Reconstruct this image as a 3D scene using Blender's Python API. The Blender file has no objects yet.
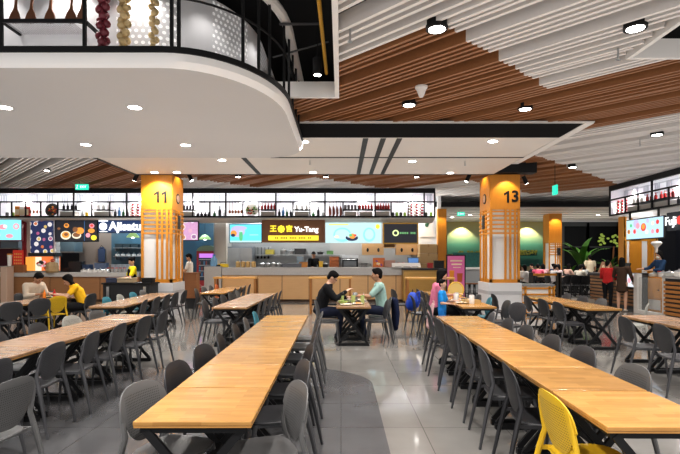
import bpy, bmesh, math, random
from mathutils import Vector, Matrix, Euler
random.seed(11)
R = math.radians
PI = math.pi
SC = bpy.context.scene
COL = SC.collection
HZ, CX, FPX, EYE = 259.0, 341.0, 490.0, 1.65

def at(px, py, D):
    """world point measured from the photo at a known depth"""
    return Vector(((px-CX)*D/FPX, D, EYE-(py-HZ)*D/FPX))
def ax(px, D): return (px-CX)*D/FPX
def az(py, D): return EYE-(py-HZ)*D/FPX

# ------------------------------------------------------------------ materials
MATS = {}
def mat(name, col, rough=.5, metal=0., emit=None, es=1., spec=.5, alpha=None, trans=0., bump=None, noise=None, coat=0.):
    if name in MATS: return MATS[name]
    m = bpy.data.materials.new(name); m.use_nodes = True
    nt = m.node_tree; b = nt.nodes['Principled BSDF']
    b.inputs['Base Color'].default_value = (*col, 1)
    b.inputs['Roughness'].default_value = rough
    b.inputs['Metallic'].default_value = metal
    b.inputs['Specular IOR Level'].default_value = spec
    b.inputs['Coat Weight'].default_value = coat
    b.inputs['Transmission Weight'].default_value = trans
    if emit is not None:
        b.inputs['Emission Color'].default_value = (*emit, 1); b.inputs['Emission Strength'].default_value = es
    if alpha is not None: b.inputs['Alpha'].default_value = alpha
    if noise is not None:
        sc, amt = noise
        tc = nt.nodes.new('ShaderNodeTexCoord'); n = nt.nodes.new('ShaderNodeTexNoise')
        n.inputs['Scale'].default_value = sc; n.inputs['Detail'].default_value = 4
        nt.links.new(tc.outputs['Object'], n.inputs['Vector'])
        mx = nt.nodes.new('ShaderNodeMix'); mx.data_type = 'RGBA'
        mx.inputs['A'].default_value = (*[c*(1-amt) for c in col], 1); mx.inputs['B'].default_value = (*[min(1, c*(1+amt)) for c in col], 1)
        nt.links.new(n.outputs['Fac'], mx.inputs['Factor']); nt.links.new(mx.outputs['Result'], b.inputs['Base Color'])
    MATS[name] = m
    return m

def nd(nt, typ, **kw):
    n = nt.nodes.new(typ)
    for k, v in kw.items(): setattr(n, k, v)
    return n
def lnk(nt, a, b): nt.links.new(a, b)
def mth(nt, op, a, b=None, clamp=False):
    n = nt.nodes.new('ShaderNodeMath'); n.operation = op; n.use_clamp = clamp
    for i, x in enumerate((a, b)):
        if x is None: continue
        if isinstance(x, (int, float)): n.inputs[i].default_value = x
        else: nt.links.new(x, n.inputs[i])
    return n.outputs[0]
def mixc(nt, fac, a, b):
    n = nt.nodes.new('ShaderNodeMix'); n.data_type = 'RGBA'
    for k, x in (('Factor', fac), ('A', a), ('B', b)):
        if isinstance(x, (int, float)): n.inputs[k].default_value = x
        elif isinstance(x, tuple): n.inputs[k].default_value = (*x, 1)
        else: nt.links.new(x, n.inputs[k])
    return n.outputs['Result']

def wood(name, c1, c2, rough=.35, scale=(1, 1, 1), axis='X', coat=0., dist=2.):
    if name in MATS: return MATS[name]
    m = mat(name, c1, rough, coat=coat); nt = m.node_tree; b = nt.nodes['Principled BSDF']
    tc = nd(nt, 'ShaderNodeTexCoord'); mp = nd(nt, 'ShaderNodeMapping'); mp.inputs['Scale'].default_value = scale
    lnk(nt, tc.outputs['Object'], mp.inputs['Vector'])
    n = nd(nt, 'ShaderNodeTexNoise'); n.inputs['Scale'].default_value = 6; n.inputs['Detail'].default_value = 6; n.inputs['Distortion'].default_value = .6
    lnk(nt, mp.outputs[0], n.inputs['Vector'])
    lnk(nt, mixc(nt, n.outputs['Fac'], c1, c2), b.inputs['Base Color'])
    return m

def butcher(name, c1, c2, rough=.22):
    """finger-jointed table board: staves of slightly different tone"""
    m = mat(name, c1, rough, coat=.12); nt = m.node_tree; b = nt.nodes['Principled BSDF']
    b.inputs['Coat Roughness'].default_value = .18
    tc = nd(nt, 'ShaderNodeTexCoord'); oi = nd(nt, 'ShaderNodeObjectInfo')
    ad = nd(nt, 'ShaderNodeVectorMath', operation='ADD'); lnk(nt, tc.outputs['Object'], ad.inputs[0])
    cb = nd(nt, 'ShaderNodeCombineXYZ'); r3 = mth(nt, 'MULTIPLY', oi.outputs['Random'], 7.)
    lnk(nt, r3, cb.inputs[0]); lnk(nt, r3, cb.inputs[1]); lnk(nt, cb.outputs[0], ad.inputs[1])
    br = nd(nt, 'ShaderNodeTexBrick'); br.inputs['Scale'].default_value = 1.; br.inputs['Brick Width'].default_value = .27
    br.inputs['Row Height'].default_value = .06; br.inputs['Mortar Size'].default_value = .0
    br.inputs['Color1'].default_value = (*c1, 1); br.inputs['Color2'].default_value = (*c2, 1); br.inputs['Mortar'].default_value = (*c2, 1)
    lnk(nt, ad.outputs[0], br.inputs['Vector'])
    mp = nd(nt, 'ShaderNodeMapping'); mp.inputs['Scale'].default_value = (4, 40, 4); lnk(nt, ad.outputs[0], mp.inputs['Vector'])
    n = nd(nt, 'ShaderNodeTexNoise'); n.inputs['Scale'].default_value = 1.5; n.inputs['Detail'].default_value = 5; lnk(nt, mp.outputs[0], n.inputs['Vector'])
    g = mth(nt, 'MULTIPLY_ADD', n.outputs['Fac'], .5); nt.nodes[-1].inputs[2].default_value = .75
    mul = nd(nt, 'ShaderNodeMix', data_type='RGBA', blend_type='MULTIPLY'); mul.inputs['Factor'].default_value = 1
    lnk(nt, br.outputs['Color'], mul.inputs['A']); lnk(nt, g, mul.inputs['B'])
    v = mth(nt, 'MULTIPLY_ADD', oi.outputs['Random'], .3); nt.nodes[-1].inputs[2].default_value = .85
    mul2 = nd(nt, 'ShaderNodeMix', data_type='RGBA', blend_type='MULTIPLY'); mul2.inputs['Factor'].default_value = 1
    lnk(nt, mul.outputs['Result'], mul2.inputs['A']); lnk(nt, v, mul2.inputs['B'])
    lnk(nt, mul2.outputs['Result'], b.inputs['Base Color'])
    return m

def chair_mat(name, col, rough=.42):
    """matt plastic; the backrest zone carries rows of small perforations"""
    m = mat(name, col, rough); nt = m.node_tree; b = nt.nodes['Principled BSDF']
    tc = nd(nt, 'ShaderNodeTexCoord'); sx = nd(nt, 'ShaderNodeSeparateXYZ'); lnk(nt, tc.outputs['Object'], sx.inputs[0])
    a = mth(nt, 'SINE', mth(nt, 'MULTIPLY', sx.outputs['X'], 2*PI/.016)); c = mth(nt, 'SINE', mth(nt, 'MULTIPLY', sx.outputs['Z'], 2*PI/.016))
    d = mth(nt, 'GREATER_THAN', mth(nt, 'ADD', a, c), .9)
    zone = mth(nt, 'MULTIPLY', mth(nt, 'GREATER_THAN', sx.outputs['Z'], .53), mth(nt, 'LESS_THAN', sx.outputs['Z'], .80))
    zone = mth(nt, 'MULTIPLY', zone, mth(nt, 'LESS_THAN', mth(nt, 'ABSOLUTE', sx.outputs['X']), .165))
    f = mth(nt, 'MULTIPLY', d, zone)
    lnk(nt, mixc(nt, f, col, tuple(x*.25 for x in col)), b.inputs['Base Color'])
    return m

WHITE = mat('white_paint', (.74, .72, .70), .55)
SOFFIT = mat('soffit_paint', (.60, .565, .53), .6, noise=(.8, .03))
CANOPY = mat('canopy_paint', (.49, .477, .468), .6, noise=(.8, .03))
BLACK = mat('black_steel', (.010, .010, .011), .5, spec=.3)
VOID = mat('ceiling_void', (.006, .006, .007), .9)
BLACKM = mat('black_matt', (.02, .02, .022), .6)
STEEL = mat('brushed_steel', (.5, .51, .52), .32, .9, noise=(3, .1))
GREYP = mat('grey_panel', (.32, .33, .34), .5)
SLATW = mat('slat_white', (.74, .71, .69), .5)
SLATB = wood('slat_brown', (.36, .165, .068), (.27, .115, .045), .5, (.4, 6, 6))
ORANGE = wood('orange_wood', (.62, .27, .025), (.52, .21, .016), .4, (3, 3, .5))
OAK = wood('oak_front', (.62, .40, .20), (.54, .33, .16), .45, (.5, 3, 3))
OAKD = wood('dark_oak_front', (.30, .155, .07), (.24, .12, .05), .5, (.5, 3, 6))
WALN = wood('walnut', (.30, .13, .05), (.22, .09, .035), .45, (.5, 3, 3))
QUARTZ = mat('quartz_top', (.42, .41, .40), .3, noise=(20, .12))
BEIGE = mat('beige_plaster', (.56, .48, .41), .6, noise=(2, .04))
TABLE = butcher('table_board', (.43, .235, .072), (.34, .175, .048), .27)
TABLE2 = butcher('table_board_reflect_tint', (.37, .235, .14), (.31, .185, .105), .24)  # pinkish board; the tint also carries lilac reflections on its top
TEDGE = wood('table_edge', (.45, .24, .07), (.36, .18, .05), .4, (4, 4, 1))
CH = {
 'dark': chair_mat('chair_dark_grey', (.046, .046, .050)),
 'black': chair_mat('chair_near_black', (.022, .022, .025)),
 'grey': chair_mat('chair_mid_grey', (.095, .094, .094)),
 'light': chair_mat('chair_pale_grey', (.34, .34, .31)),
 'yellow': chair_mat('chair_yellow', (.56, .36, .018)),
 'teal': chair_mat('chair_teal', (.03, .19, .25)),
 'orange': chair_mat('chair_orange', (.65, .16, .04)),
}
def glow(name, col, s): return mat(name, (.02, .02, .02), .5, emit=col, es=s)
LENS = glow('lamp_lens', (1, .97, .92), 14)

# ------------------------------------------------------------------ mesh builder
class MB:
    def __init__(s): s.v = []; s.f = []; s.m = []
    def add(s, vs, fs, mi=0):
        o = len(s.v); s.v += [tuple(v) for v in vs]; s.f += [tuple(i+o for i in f) for f in fs]; s.m += [mi]*len(fs); return s
    def box(s, c, d, rz=0, mi=0, mtx=None):
        hx, hy, hz = d[0]/2, d[1]/2, d[2]/2
        vs = [Vector((x, y, z)) for z in (-hz, hz) for y in (-hy, hy) for x in (-hx, hx)]
        if mtx is not None: vs = [mtx @ v for v in vs]
        elif rz: q = Matrix.Rotation(rz, 3, 'Z'); vs = [q @ v for v in vs]
        c = Vector(c)
        return s.add([v+c for v in vs], [(0, 2, 3, 1), (4, 5, 7, 6), (0, 1, 5, 4), (2, 6, 7, 3), (0, 4, 6, 2), (1, 3, 7, 5)], mi)
    def b2(s, x0, x1, y0, y1, z0, z1, mi=0):
        return s.box(((x0+x1)/2, (y0+y1)/2, (z0+z1)/2), (abs(x1-x0), abs(y1-y0), abs(z1-z0)), mi=mi)
    def bar(s, p0, p1, w, h=None, mi=0):
        """square bar between two points"""
        p0, p1 = Vector(p0), Vector(p1); h = h or w; d = p1-p0; L = d.length
        q = d.to_track_quat('Z', 'Y').to_matrix()
        return s.box((p0+p1)/2, (w, h, L), mtx=q, mi=mi)
    def tube(s, pts, r, n=8, r1=None, cap=True, mi=0):
        pts = [Vector(p) for p in pts]; k = len(pts); vs = []; fs = []
        up = None
        for i, p in enumerate(pts):
            d = (pts[min(i+1, k-1)]-pts[max(i-1, 0)]).normalized()
            if up is None: up = Vector((1, 0, 0)) if abs(d.x) < .8 else Vector((0, 1, 0))
            a = (up-d*up.dot(d)).normalized(); b = d.cross(a); up = a
            rr = r if r1 is None else r+(r1-r)*i/(k-1)
            if isinstance(r, (list, tuple)): rr = r[i]
            vs += [p+(a*math.cos(2*PI*j/n)+b*math.sin(2*PI*j/n))*rr for j in range(n)]
        for i in range(k-1):
            for j in range(n): fs.append((i*n+j, i*n+(j+1) % n, (i+1)*n+(j+1) % n, (i+1)*n+j))
        if cap: fs += [tuple(reversed(range(n))), tuple((k-1)*n+j for j in range(n))]
        return s.add(vs, fs, mi)
    def ell(s, c, r, rot=None, n=12, k=8, mi=0):
        if isinstance(r, (int, float)): r = (r, r, r)
        c = Vector(c); vs = [Vector((0, 0, -r[2]))]
        for i in range(1, k):
            t = -PI/2+PI*i/k
            vs += [Vector((r[0]*math.cos(t)*math.cos(2*PI*j/n), r[1]*math.cos(t)*math.sin(2*PI*j/n), r[2]*math.sin(t))) for j in range(n)]
        vs.append(Vector((0, 0, r[2])))
        if rot is not None: vs = [rot @ v for v in vs]
        fs = [(0, 1+(j+1) % n, 1+j) for j in range(n)]
        for i in range(k-2):
            for j in range(n): fs.append((1+i*n+j, 1+i*n+(j+1) % n, 1+(i+1)*n+(j+1) % n, 1+(i+1)*n+j))
        L = len(vs)-1; fs += [(L, 1+(k-2)*n+j, 1+(k-2)*n+(j+1) % n) for j in range(n)]
        return s.add([v+c for v in vs], fs, mi)
    def lathe(s, c, prof, n=14, mi=0, mtx=None, cap=True):
        c = Vector(c); vs = []; fs = []
        for r, z in prof: vs += [Vector((r*math.cos(2*PI*j/n), r*math.sin(2*PI*j/n), z)) for j in range(n)]
        if mtx is not None: vs = [mtx @ v for v in vs]
        for i in range(len(prof)-1):
            for j in range(n): fs.append((i*n+j, i*n+(j+1) % n, (i+1)*n+(j+1) % n, (i+1)*n+j))
        if cap: fs += [tuple(reversed(range(n))), tuple((len(prof)-1)*n+j for j in range(n))]
        return s.add([v+c for v in vs], fs, mi)
    def prism(s, pts, z0, z1, mi=0):
        n = len(pts); vs = [(x, y, z0) for x, y in pts]+[(x, y, z1) for x, y in pts]
        return s.add(vs, [tuple(reversed(range(n))), tuple(range(n, 2*n))]+[(i, (i+1) % n, n+(i+1) % n, n+i) for i in range(n)], mi)
    def xprism(s, pts, m, t, mi=0):
        """flat outline pts (2D) extruded by t, placed by matrix m"""
        n = len(pts); vs = [m @ Vector((x, y, 0)) for x, y in pts]+[m @ Vector((x, y, t)) for x, y in pts]
        return s.add(vs, [tuple(reversed(range(n))), tuple(range(n, 2*n))]+[(i, (i+1) % n, n+(i+1) % n, n+i) for i in range(n)], mi)
    def build(s, name, mats, parent=None, smooth=False, bevel=0, loc=None):
        me = bpy.data.meshes.new(name); me.from_pydata(s.v, [], s.f)
        if not isinstance(mats, (list, tuple)): mats = [mats]
        for m in mats: me.materials.append(m)
        if len(mats) > 1: me.polygons.foreach_set('material_index', s.m)
        bm = bmesh.new(); bm.from_mesh(me); bmesh.ops.recalc_face_normals(bm, faces=bm.faces); bm.to_mesh(me); bm.free()
        if smooth:
            me.polygons.foreach_set('use_smooth', [True]*len(me.polygons))
            try: me.set_sharp_from_angle(angle=R(40))
            except Exception: pass
        o = bpy.data.objects.new(name, me); COL.objects.link(o)
        if parent is not None: o.parent = parent
        if loc is not None: o.location = loc
        if bevel:
            b = o.modifiers.new('b', 'BEVEL'); b.width = bevel; b.segments = 2; b.limit_method = 'ANGLE'
        return o

def tag(o, label=None, cat=None, group=None, kind=None):
    if label: o['label'] = label
    if cat: o['category'] = cat
    if group: o['group'] = group
    if kind: o['kind'] = kind
    return o
def thing(name, label, cat, loc=(0, 0, 0), rz=0, group=None, kind=None):
    o = bpy.data.objects.new(name, None); COL.objects.link(o); o.empty_display_size = .1
    o.location = loc; o.rotation_euler = (0, 0, rz); return tag(o, label, cat, group, kind)
def struct(o): o['kind'] = 'structure'; return o
def copy_tree(o, parent=None, mats=None):
    c = o.copy(); COL.objects.link(c); c.parent = parent
    if mats and o.type == 'MESH':
        key = (o.data.name, mats.name)
        if key not in _mc:
            d = o.data.copy(); d.materials.clear(); d.materials.append(mats); _mc[key] = d
        c.data = _mc[key]
    for ch in list(o.children): copy_tree(ch, c, mats)
    return c
_mc = {}
def text(s, size, m, parent, loc, rot, name='lettering', ext=.004, align='CENTER', bold=0., shear=0.):
    cu = bpy.data.curves.new(name, 'FONT'); cu.body = s; cu.size = size; cu.extrude = ext; cu.align_x = align; cu.align_y = 'CENTER'
    cu.offset = bold; cu.shear = shear; cu.resolution_u = 3
    o = bpy.data.objects.new(name, cu); COL.objects.link(o)
    dg = bpy.context.evaluated_depsgraph_get(); me = bpy.data.meshes.new_from_object(o.evaluated_get(dg))
    bpy.data.objects.remove(o); me.materials.clear(); me.materials.append(m)
    o = bpy.data.objects.new(name, me); COL.objects.link(o); o.parent = parent; o.location = loc; o.rotation_euler = rot
    return o
FRONT = (PI/2, 0, 0)          # lettering facing the camera side (-Y)
LEFTF = (PI/2, 0, -PI/2)      # lettering facing -X
ORD = ['first', 'second', 'third', 'fourth', 'fifth', 'sixth', 'seventh', 'eighth', 'ninth', 'tenth', 'eleventh', 'twelfth', 'thirteenth', 'fourteenth', 'fifteenth', 'sixteenth']
def lamp_light(loc, energy, size=.05, cone=130, blend=.6, col=(1, .96, .92), rot=(0, 0, 0), typ='SPOT'):
    L = bpy.data.lights.new('lamp', typ); L.energy = energy; L.color = col; L.shadow_soft_size = size
    if typ == 'SPOT': L.spot_size = R(cone); L.spot_blend = blend
    o = bpy.data.objects.new('lamp', L); COL.objects.link(o); o.location = loc; o.rotation_euler = rot; return o
# ================================================================== camera
cam_d = bpy.data.cameras.new('camera'); cam = bpy.data.objects.new('camera', cam_d); COL.objects.link(cam)
cam.location = (0, 0, EYE); cam.rotation_euler = (PI/2, 0, 0)
cam_d.sensor_width = 36; cam_d.lens = 36*FPX/680; cam_d.shift_x = -1/680; cam_d.shift_y = 32/680; cam_d.clip_end = 200; cam_d.clip_start = .05
SC.camera = cam

# ================================================================== floor
fm = mat('polished_floor_tile', (.4, .4, .4), .12); nt = fm.node_tree; b = nt.nodes['Principled BSDF']
tc = nd(nt, 'ShaderNodeTexCoord'); sx = nd(nt, 'ShaderNodeSeparateXYZ'); lnk(nt, tc.outputs['Object'], sx.inputs[0])
X_, Y_ = sx.outputs['X'], sx.outputs['Y']
def sdbox(cx, cy, hx, hy, r):
    qx = mth(nt, 'MAXIMUM', mth(nt, 'SUBTRACT', mth(nt, 'ABSOLUTE', mth(nt, 'SUBTRACT', X_, cx)), hx-r), 0.)
    qy = mth(nt, 'MAXIMUM', mth(nt, 'SUBTRACT', mth(nt, 'ABSOLUTE', mth(nt, 'SUBTRACT', Y_, cy)), hy-r), 0.)
    return mth(nt, 'LESS_THAN', mth(nt, 'SQRT', mth(nt, 'ADD', mth(nt, 'MULTIPLY', qx, qx), mth(nt, 'MULTIPLY', qy, qy))), r)
dark = sdbox(-6.0, 0.4, 6.42, 7.0, 1.0)
tan = mth(nt, 'MULTIPLY', mth(nt, 'GREATER_THAN', Y_, 16.6), mth(nt, 'LESS_THAN', X_, -3.4))
br = nd(nt, 'ShaderNodeTexBrick'); br.offset = 0; br.inputs['Scale'].default_value = 1; br.inputs['Brick Width'].default_value = .8; br.inputs['Row Height'].default_value = .8
br.inputs['Mortar Size'].default_value = .004; br.inputs['Color1'].default_value = (1, 1, 1, 1); br.inputs['Color2'].default_value = (.9, .9, .9, 1); br.inputs['Mortar'].default_value = (.5, .5, .5, 1)
lnk(nt, tc.outputs['Object'], br.inputs['Vector'])
n1 = nd(nt, 'ShaderNodeTexNoise'); n1.inputs['Scale'].default_value = 2.2; n1.inputs['Detail'].default_value = 7; lnk(nt, tc.outputs['Object'], n1.inputs['Vector'])
cl = mixc(nt, n1.outputs['Fac'], (.195, .187, .175), (.275, .265, .25))
cd = mixc(nt, n1.outputs['Fac'], (.068, .068, .072), (.125, .124, .127))
c = mixc(nt, dark, cl, cd); c = mixc(nt, tan, c, (.45, .30, .16))
mul = nd(nt, 'ShaderNodeMix', data_type='RGBA', blend_type='MULTIPLY'); mul.inputs['Factor'].default_value = 1
lnk(nt, c, mul.inputs['A']); lnk(nt, br.outputs['Color'], mul.inputs['B']); lnk(nt, mul.outputs['Result'], b.inputs['Base Color'])
rg = mth(nt, 'MULTIPLY_ADD', n1.outputs['Fac'], .1); nt.nodes[-1].inputs[2].default_value = .03
rg2 = mth(nt, 'ADD', rg, mth(nt, 'MULTIPLY', dark, .16)); lnk(nt, rg2, b.inputs['Roughness'])
struct(MB().b2(-16, 24, -6, 34, -.1, 0).build('floor', fm))

# ================================================================== ceiling: dark void + 45 degree slats
struct(MB().b2(-16, 24, -.5, 34, 5.7, 5.8).b2(-16, 24, 33.9, 34, 4.0, 5.7).build('ceiling', VOID))
ZS = 4.40
S2 = math.sqrt(2)
def slat_ok(x, y):
    if not (-15 < x < 14 and -2 < y < (24.5 if x > 3.2 else 21.4)): return False
    if x < -.06 and y < 8.34: return False
    if x < -1.0 and y < 10.8: return False
    if x > 3.83 and y < 6.7: return False
    if -5.85 < x < 4.85 and 10.0 < y < 14.0: return False
    return True
def slat_col(u, v):
    """0 white, 1 brown: big diamonds in the rotated grid"""
    if v < 4.93: return 0
    if v < 7.95: return 1 if u < -3.26 else 0
    if v < 11: return 1 if u > -15.6 else 0
    if u > -5.6: return 0
    if v < 15.2: return 1 if u > -12.4 else 0
    if v < 20.5: return 1 if u > -9.0 else 0
    return 0
gaps = [(.14, 0), (.14, .01), (.14, .02), (.30, -.015), (.14, -.01), (.14, .0), (.22, .01), (.14, .0), (.14, -.01), (.14, .015), (.14, .02), (.26, -.02), (.14, -.01)]
white, brown = MB(), MB()
v = -14.; gi = 0
while v < 25.5:
    g, dz = gaps[gi % len(gaps)]; gi += 1; v += g
    u = -28.; start = None; cur = None
    while u < 16:
        x, y = (u+v)/S2, (v-u)/S2
        k = slat_col(u, v) if slat_ok(x, y) else None
        if k != cur:
            if cur is not None and u-start > .1:
                uc = (u+start)/2; (white, brown)[cur].box(((uc+v)/S2, (v-uc)/S2, ZS+dz+.1), (u-start, .05, .2), rz=-PI/4)
            start, cur = u, k
        u += .04
struct(white.build('ceiling.001', SLATW)); struct(brown.build('ceiling.002', SLATB))
# dark trim where the openings cut the slats
struct(MB().b2(-.10, -.03, 2, 8.27, 4.36, 4.62).b2(-1.6, -.10, 8.2, 8.27, 4.36, 4.62).build('trim_1', WHITE))
struct(MB().b2(3.87, 3.93, 2, 6.66, 4.36, 4.62).b2(3.93, 9, 6.6, 6.66, 4.36, 4.62).build('trim_2', WHITE))
struct(MB().b2(4.5, 9, 4.9, 5.5, 4.75, 5.3).b2(4.2, 9, 3.0, 4.2, 5.0, 5.5).build('trim_3', SOFFIT))
# flat white soffit between the two columns, black fascia, slots
slot = MB()
sof = MB().b2(-5.9, 4.4, 9.9, 14.15, 4.1, 4.34)
struct(sof.build('ceiling.003', SOFFIT))
q_ = [(-1.6, 4.1), (4.4, 4.1), (4.88, 4.38), (-1.6, 4.38)]
struct(MB().add([(x, 9.86, z) for x, z in q_]+[(x, 9.9, z) for x, z in q_], [(0, 1, 2, 3), (7, 6, 5, 4), (0, 4, 5, 1), (1, 5, 6, 2), (2, 6, 7, 3), (3, 7, 4, 0)]).build('trim_4', BLACK))
struct(MB().add([(4.4, 9.9, 4.1), (4.4, 14.15, 4.1), (4.88, 14.15, 4.38), (4.88, 9.9, 4.38)], [(0, 1, 2, 3)]).build('trim_12', mat('soffit_side_shade', (.10, .10, .10), .6)))  # shade on the sloped soffit side is painted in as dark grey
struct(MB().b2(4.88, 5.06, 9.8, 14.2, 4.36, 4.40).b2(-1.6, 5.06, 9.76, 9.86, 4.375, 4.40).build('trim_5', WHITE))
for x in (.5, .86, 1.19): slot.b2(x-.055, x+.055, 9.95, 14.1, 4.094, 4.1)
slot.b2(-2.42, -2.3, 10.9, 14.1, 4.094, 4.1); slot.b2(-1.7, 4.4, 11.78, 11.86, 4.092, 4.1)
struct(slot.build('trim_6', BLACK))
struct(MB().b2(-5.97, -5.9, 10.9, 14.2, 4.08, 4.42).b2(-5.97, 4.4, 14.15, 14.2, 4.09, 4.36).build('trim_7', BLACKM))
# far low ceiling with its black edge beam
struct(MB().b2(2.9, 24, 21.6, 33, 3.92, 4.05).build('ceiling.004', mat('far_ceiling', (.60, .56, .52), .6)))
struct(MB().b2(3.2, 24, 21.45, 21.6, 3.94, 4.16).build('trim_8', BLACK))
lines = MB()
for k in range(6): lines.b2(5.5, 23, 22.6+k*1.15, 22.66+k*1.15, 3.905, 3.92)
struct(lines.build('trim_9', mat('ceil_line', (.25, .22, .2), .6)))

# ================================================================== walls
struct(MB().b2(-15.4, -15.2, 8, 23.2, 0, 5.7).build('wall_left', BEIGE))
struct(MB().b2(-15.2, 3.7, 23.0, 23.2, 0, 5.7).build('wall_back', GREYP))
struct(MB().b2(4.2, 4.35, 21.3, 23.0, 0, 5.7).b2(3.1, 4.2, 21.6, 21.7, 0, 4.0).build('wall_right', mat('white_wall', (.72, .73, .74), .5)))
struct(MB().b2(2.5, 13.0, 29.9, 30.1, 0, 4.2).build('wall_far', mat('far_wall', (.4, .34, .22), .6)))
struct(MB().b2(20.8, 21.0, 16, 30, 0, 4.2).build('wall_side', BLACKM))

# green gradient wall panels at the far end
gm = mat('green_gradient_panel', (.2, .4, .35), .5); nt = gm.node_tree; b = nt.nodes['Principled BSDF']
tc = nd(nt, 'ShaderNodeTexCoord'); sx = nd(nt, 'ShaderNodeSeparateXYZ'); lnk(nt, tc.outputs['Object'], sx.inputs[0])
rp = nd(nt, 'ShaderNodeValToRGB'); e = rp.color_ramp.elements
e[0].position = .0; e[0].color = (.004, .10, .09, 1); e[1].position = 1; e[1].color = (.42, .36, .14, 1)
k = rp.color_ramp.elements.new(.45); k.color = (.10, .30, .23, 1); k = rp.color_ramp.elements.new(.72); k.color = (.36, .38, .22, 1)
lnk(nt, mth(nt, 'DIVIDE', mth(nt, 'SUBTRACT', sx.outputs['Z'], 1.4), 2.5), rp.inputs['Fac']); lnk(nt, rp.outputs['Color'], b.inputs['Base Color'])
for i, (x0, x1, z0) in enumerate(((447, 480, 1.95), (519, 547, 1.2))):
    o = MB().b2(ax(x0, 29.8), ax(x1, 29.8), 29.8, 29.88, z0, 3.9).build('mural', gm)
    tag(o, ['green and gold shaded mural wall between orange column and numbered column', 'green and gold shaded mural wall seen just right of numbered column'][i], 'mural', kind='thing')
# dark green hedge-like sign board + text on panels
hd = mat('dark_green_board', (.008, .07, .06), .5, noise=(9, .5))
o = thing('sign_board', 'dark teal shop board with a leafy gold top, left of the far column', 'sign', (ax(469, 29), 29, 0), kind='thing')
MB().b2(-.65, .65, 0, .06, 1.25, 2.0).build('board', hd, o)
lf = MB()
for k in range(40):
    lf.ell((random.uniform(-.65, .65), -.05, 2.02+random.uniform(-.08, .12)), (.07, .02, .05), n=6, k=4)
lf.build('leaf_edge', mat('gold_leaf_edge', (.20, .22, .04), .5, noise=(14, .6)), o)
o = thing('sign_board', 'dark green lettered board on the green wall right of the numbered column', 'sign', (ax(528, 29.6), 29.6, 0), kind='thing')
MB().b2(-.55, .55, 0, .06, 1.85, 2.2).build('board', hd, o)
lf = MB()
for k in range(60): lf.ell((random.uniform(-.52, .52), -.03, 2.03+random.uniform(-.13, .13)), (.06, .02, .04), n=6, k=4)
lf.build('leaf_cover', mat('gold_leaf_edge', (.2, .22, .04)), o)
# lower grey zone behind the poster: stools

# window wall on the far right: dark night glass in black frames
night = mat('night_glass', (.004, .005, .007), .35, spec=.15)
def window(n, x0, x1, y, z0, z1, mull):
    w = struct(MB().b2(x0, x1, y+.03, y+.05, z0, z1).build('window_%d' % n, night))
    f = MB()
    for xx in (x0, x1): f.b2(xx-.07, xx+.07, y-.03, y+.08, z0, z1)
    for zz in mull: f.b2(x0, x1, y-.02, y+.06, zz-.05, zz+.05)
    f.b2(x0, x1, y-.02, y+.08, z1-.25, z1); f.build('window_frame', mat('window_frame_grey', (.05, .055, .06), .4), w)
    return w
wx = [ax(p, 29) for p in (563, 588, 618, 650, 690)]
for i in range(4): window(i+1, wx[i], wx[i+1], 29, 0, az(222, 29), (az(247, 29),))
# lit foliage beyond the glass is seen as small lamps
UPE = 30  # energy of the added ceiling fill lamps
# ================================================================== curved canopy on the left with its display rack
def outline(off=0., n=14):
    """rounded canopy outline, straight front at y=5.77, right side at x=-.85"""
    xr, yf, yb = -.85+off, 5.77-off, 10.9+off
    pts = [(-9.5, yb), (-9.5, yf)]
    rx, ry = 1.3, 1.9; cx, cy = xr-rx, yf+ry
    pts += [(cx+rx*math.sin(t), cy-ry*math.cos(t)) for t in [PI/2*i/n for i in range(n+1)]]
    r = .85; cx, cy = xr-r, yb-r
    pts += [(cx+r*math.cos(t), cy+r*math.sin(t)) for t in [PI/2*i/n for i in range(n+1)]]
    return pts
can = thing('canopy', 'large white curved canopy with rounded corner hanging at upper left over the tables', 'canopy', (0, 0, 0), kind='thing')
o0, o1 = outline(0), outline(.0)
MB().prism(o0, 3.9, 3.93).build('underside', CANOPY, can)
fas = MB(); a, b_ = outline(.0), outline(-.0)
n = len(a)
vs = [(x, y, 3.9) for x, y in a]+[(x, y, 3.97) for x, y in outline(.05)]+[(x, y, 4.06) for x, y in outline(.05)]
fas.add(vs, [(k*n+i, k*n+(i+1) % n, (k+1)*n+(i+1) % n, (k+1)*n+i) for k in range(2) for i in range(n)]); fas.build('fascia', mat('fascia_white', (.88, .87, .86), .45), can, smooth=True)
MB().prism(outline(.07), 4.06, 4.13).build('edge_rail', BLACK, can)
MB().prism(outline(.02), 4.13, 4.14).build('shelf_floor', WHITE, can)
def ring(off, z, r, m, name, par, n=10):
    pts = [Vector((x, y, z)) for x, y in outline(off)[1:]]
    return MB().tube(pts, r, 8).build(name, m, par, smooth=True)
ring(.03, 5.22, .075, WHITE, 'top_rail', can)
ring(.03, 4.72, .014, BLACK, 'mid_rail', can)
def per(off, d):
    """point at arc length d from the start of the front corner (straight part negative)"""
    pts = outline(off, 40)[1:]
    L = 0; i0 = 1
    if d < 0: return Vector((pts[1][0]+d, pts[1][1], 0))
    for i in range(1, len(pts)-1):
        s = math.dist(pts[i], pts[i+1])
        if L+s >= d:
            t = (d-L)/s; return Vector((pts[i][0]+(pts[i+1][0]-pts[i][0])*t, pts[i][1]+(pts[i+1][1]-pts[i][1])*t, 0))
        L += s
    return Vector((*pts[-1], 0))
posts = [.14, .22, 1.05, 1.35, 1.62, 2.2, 2.7, 3.3, 3.9, 4.5, 5.1, 5.7, -2.9, -3.9, -4.9]
for d in posts:
    p = per(.02, d); MB().b2(p.x-.018, p.x+.018, p.y-.018, p.y+.018, 4.13, 5.2).build('post', BLACK, can)
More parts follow.
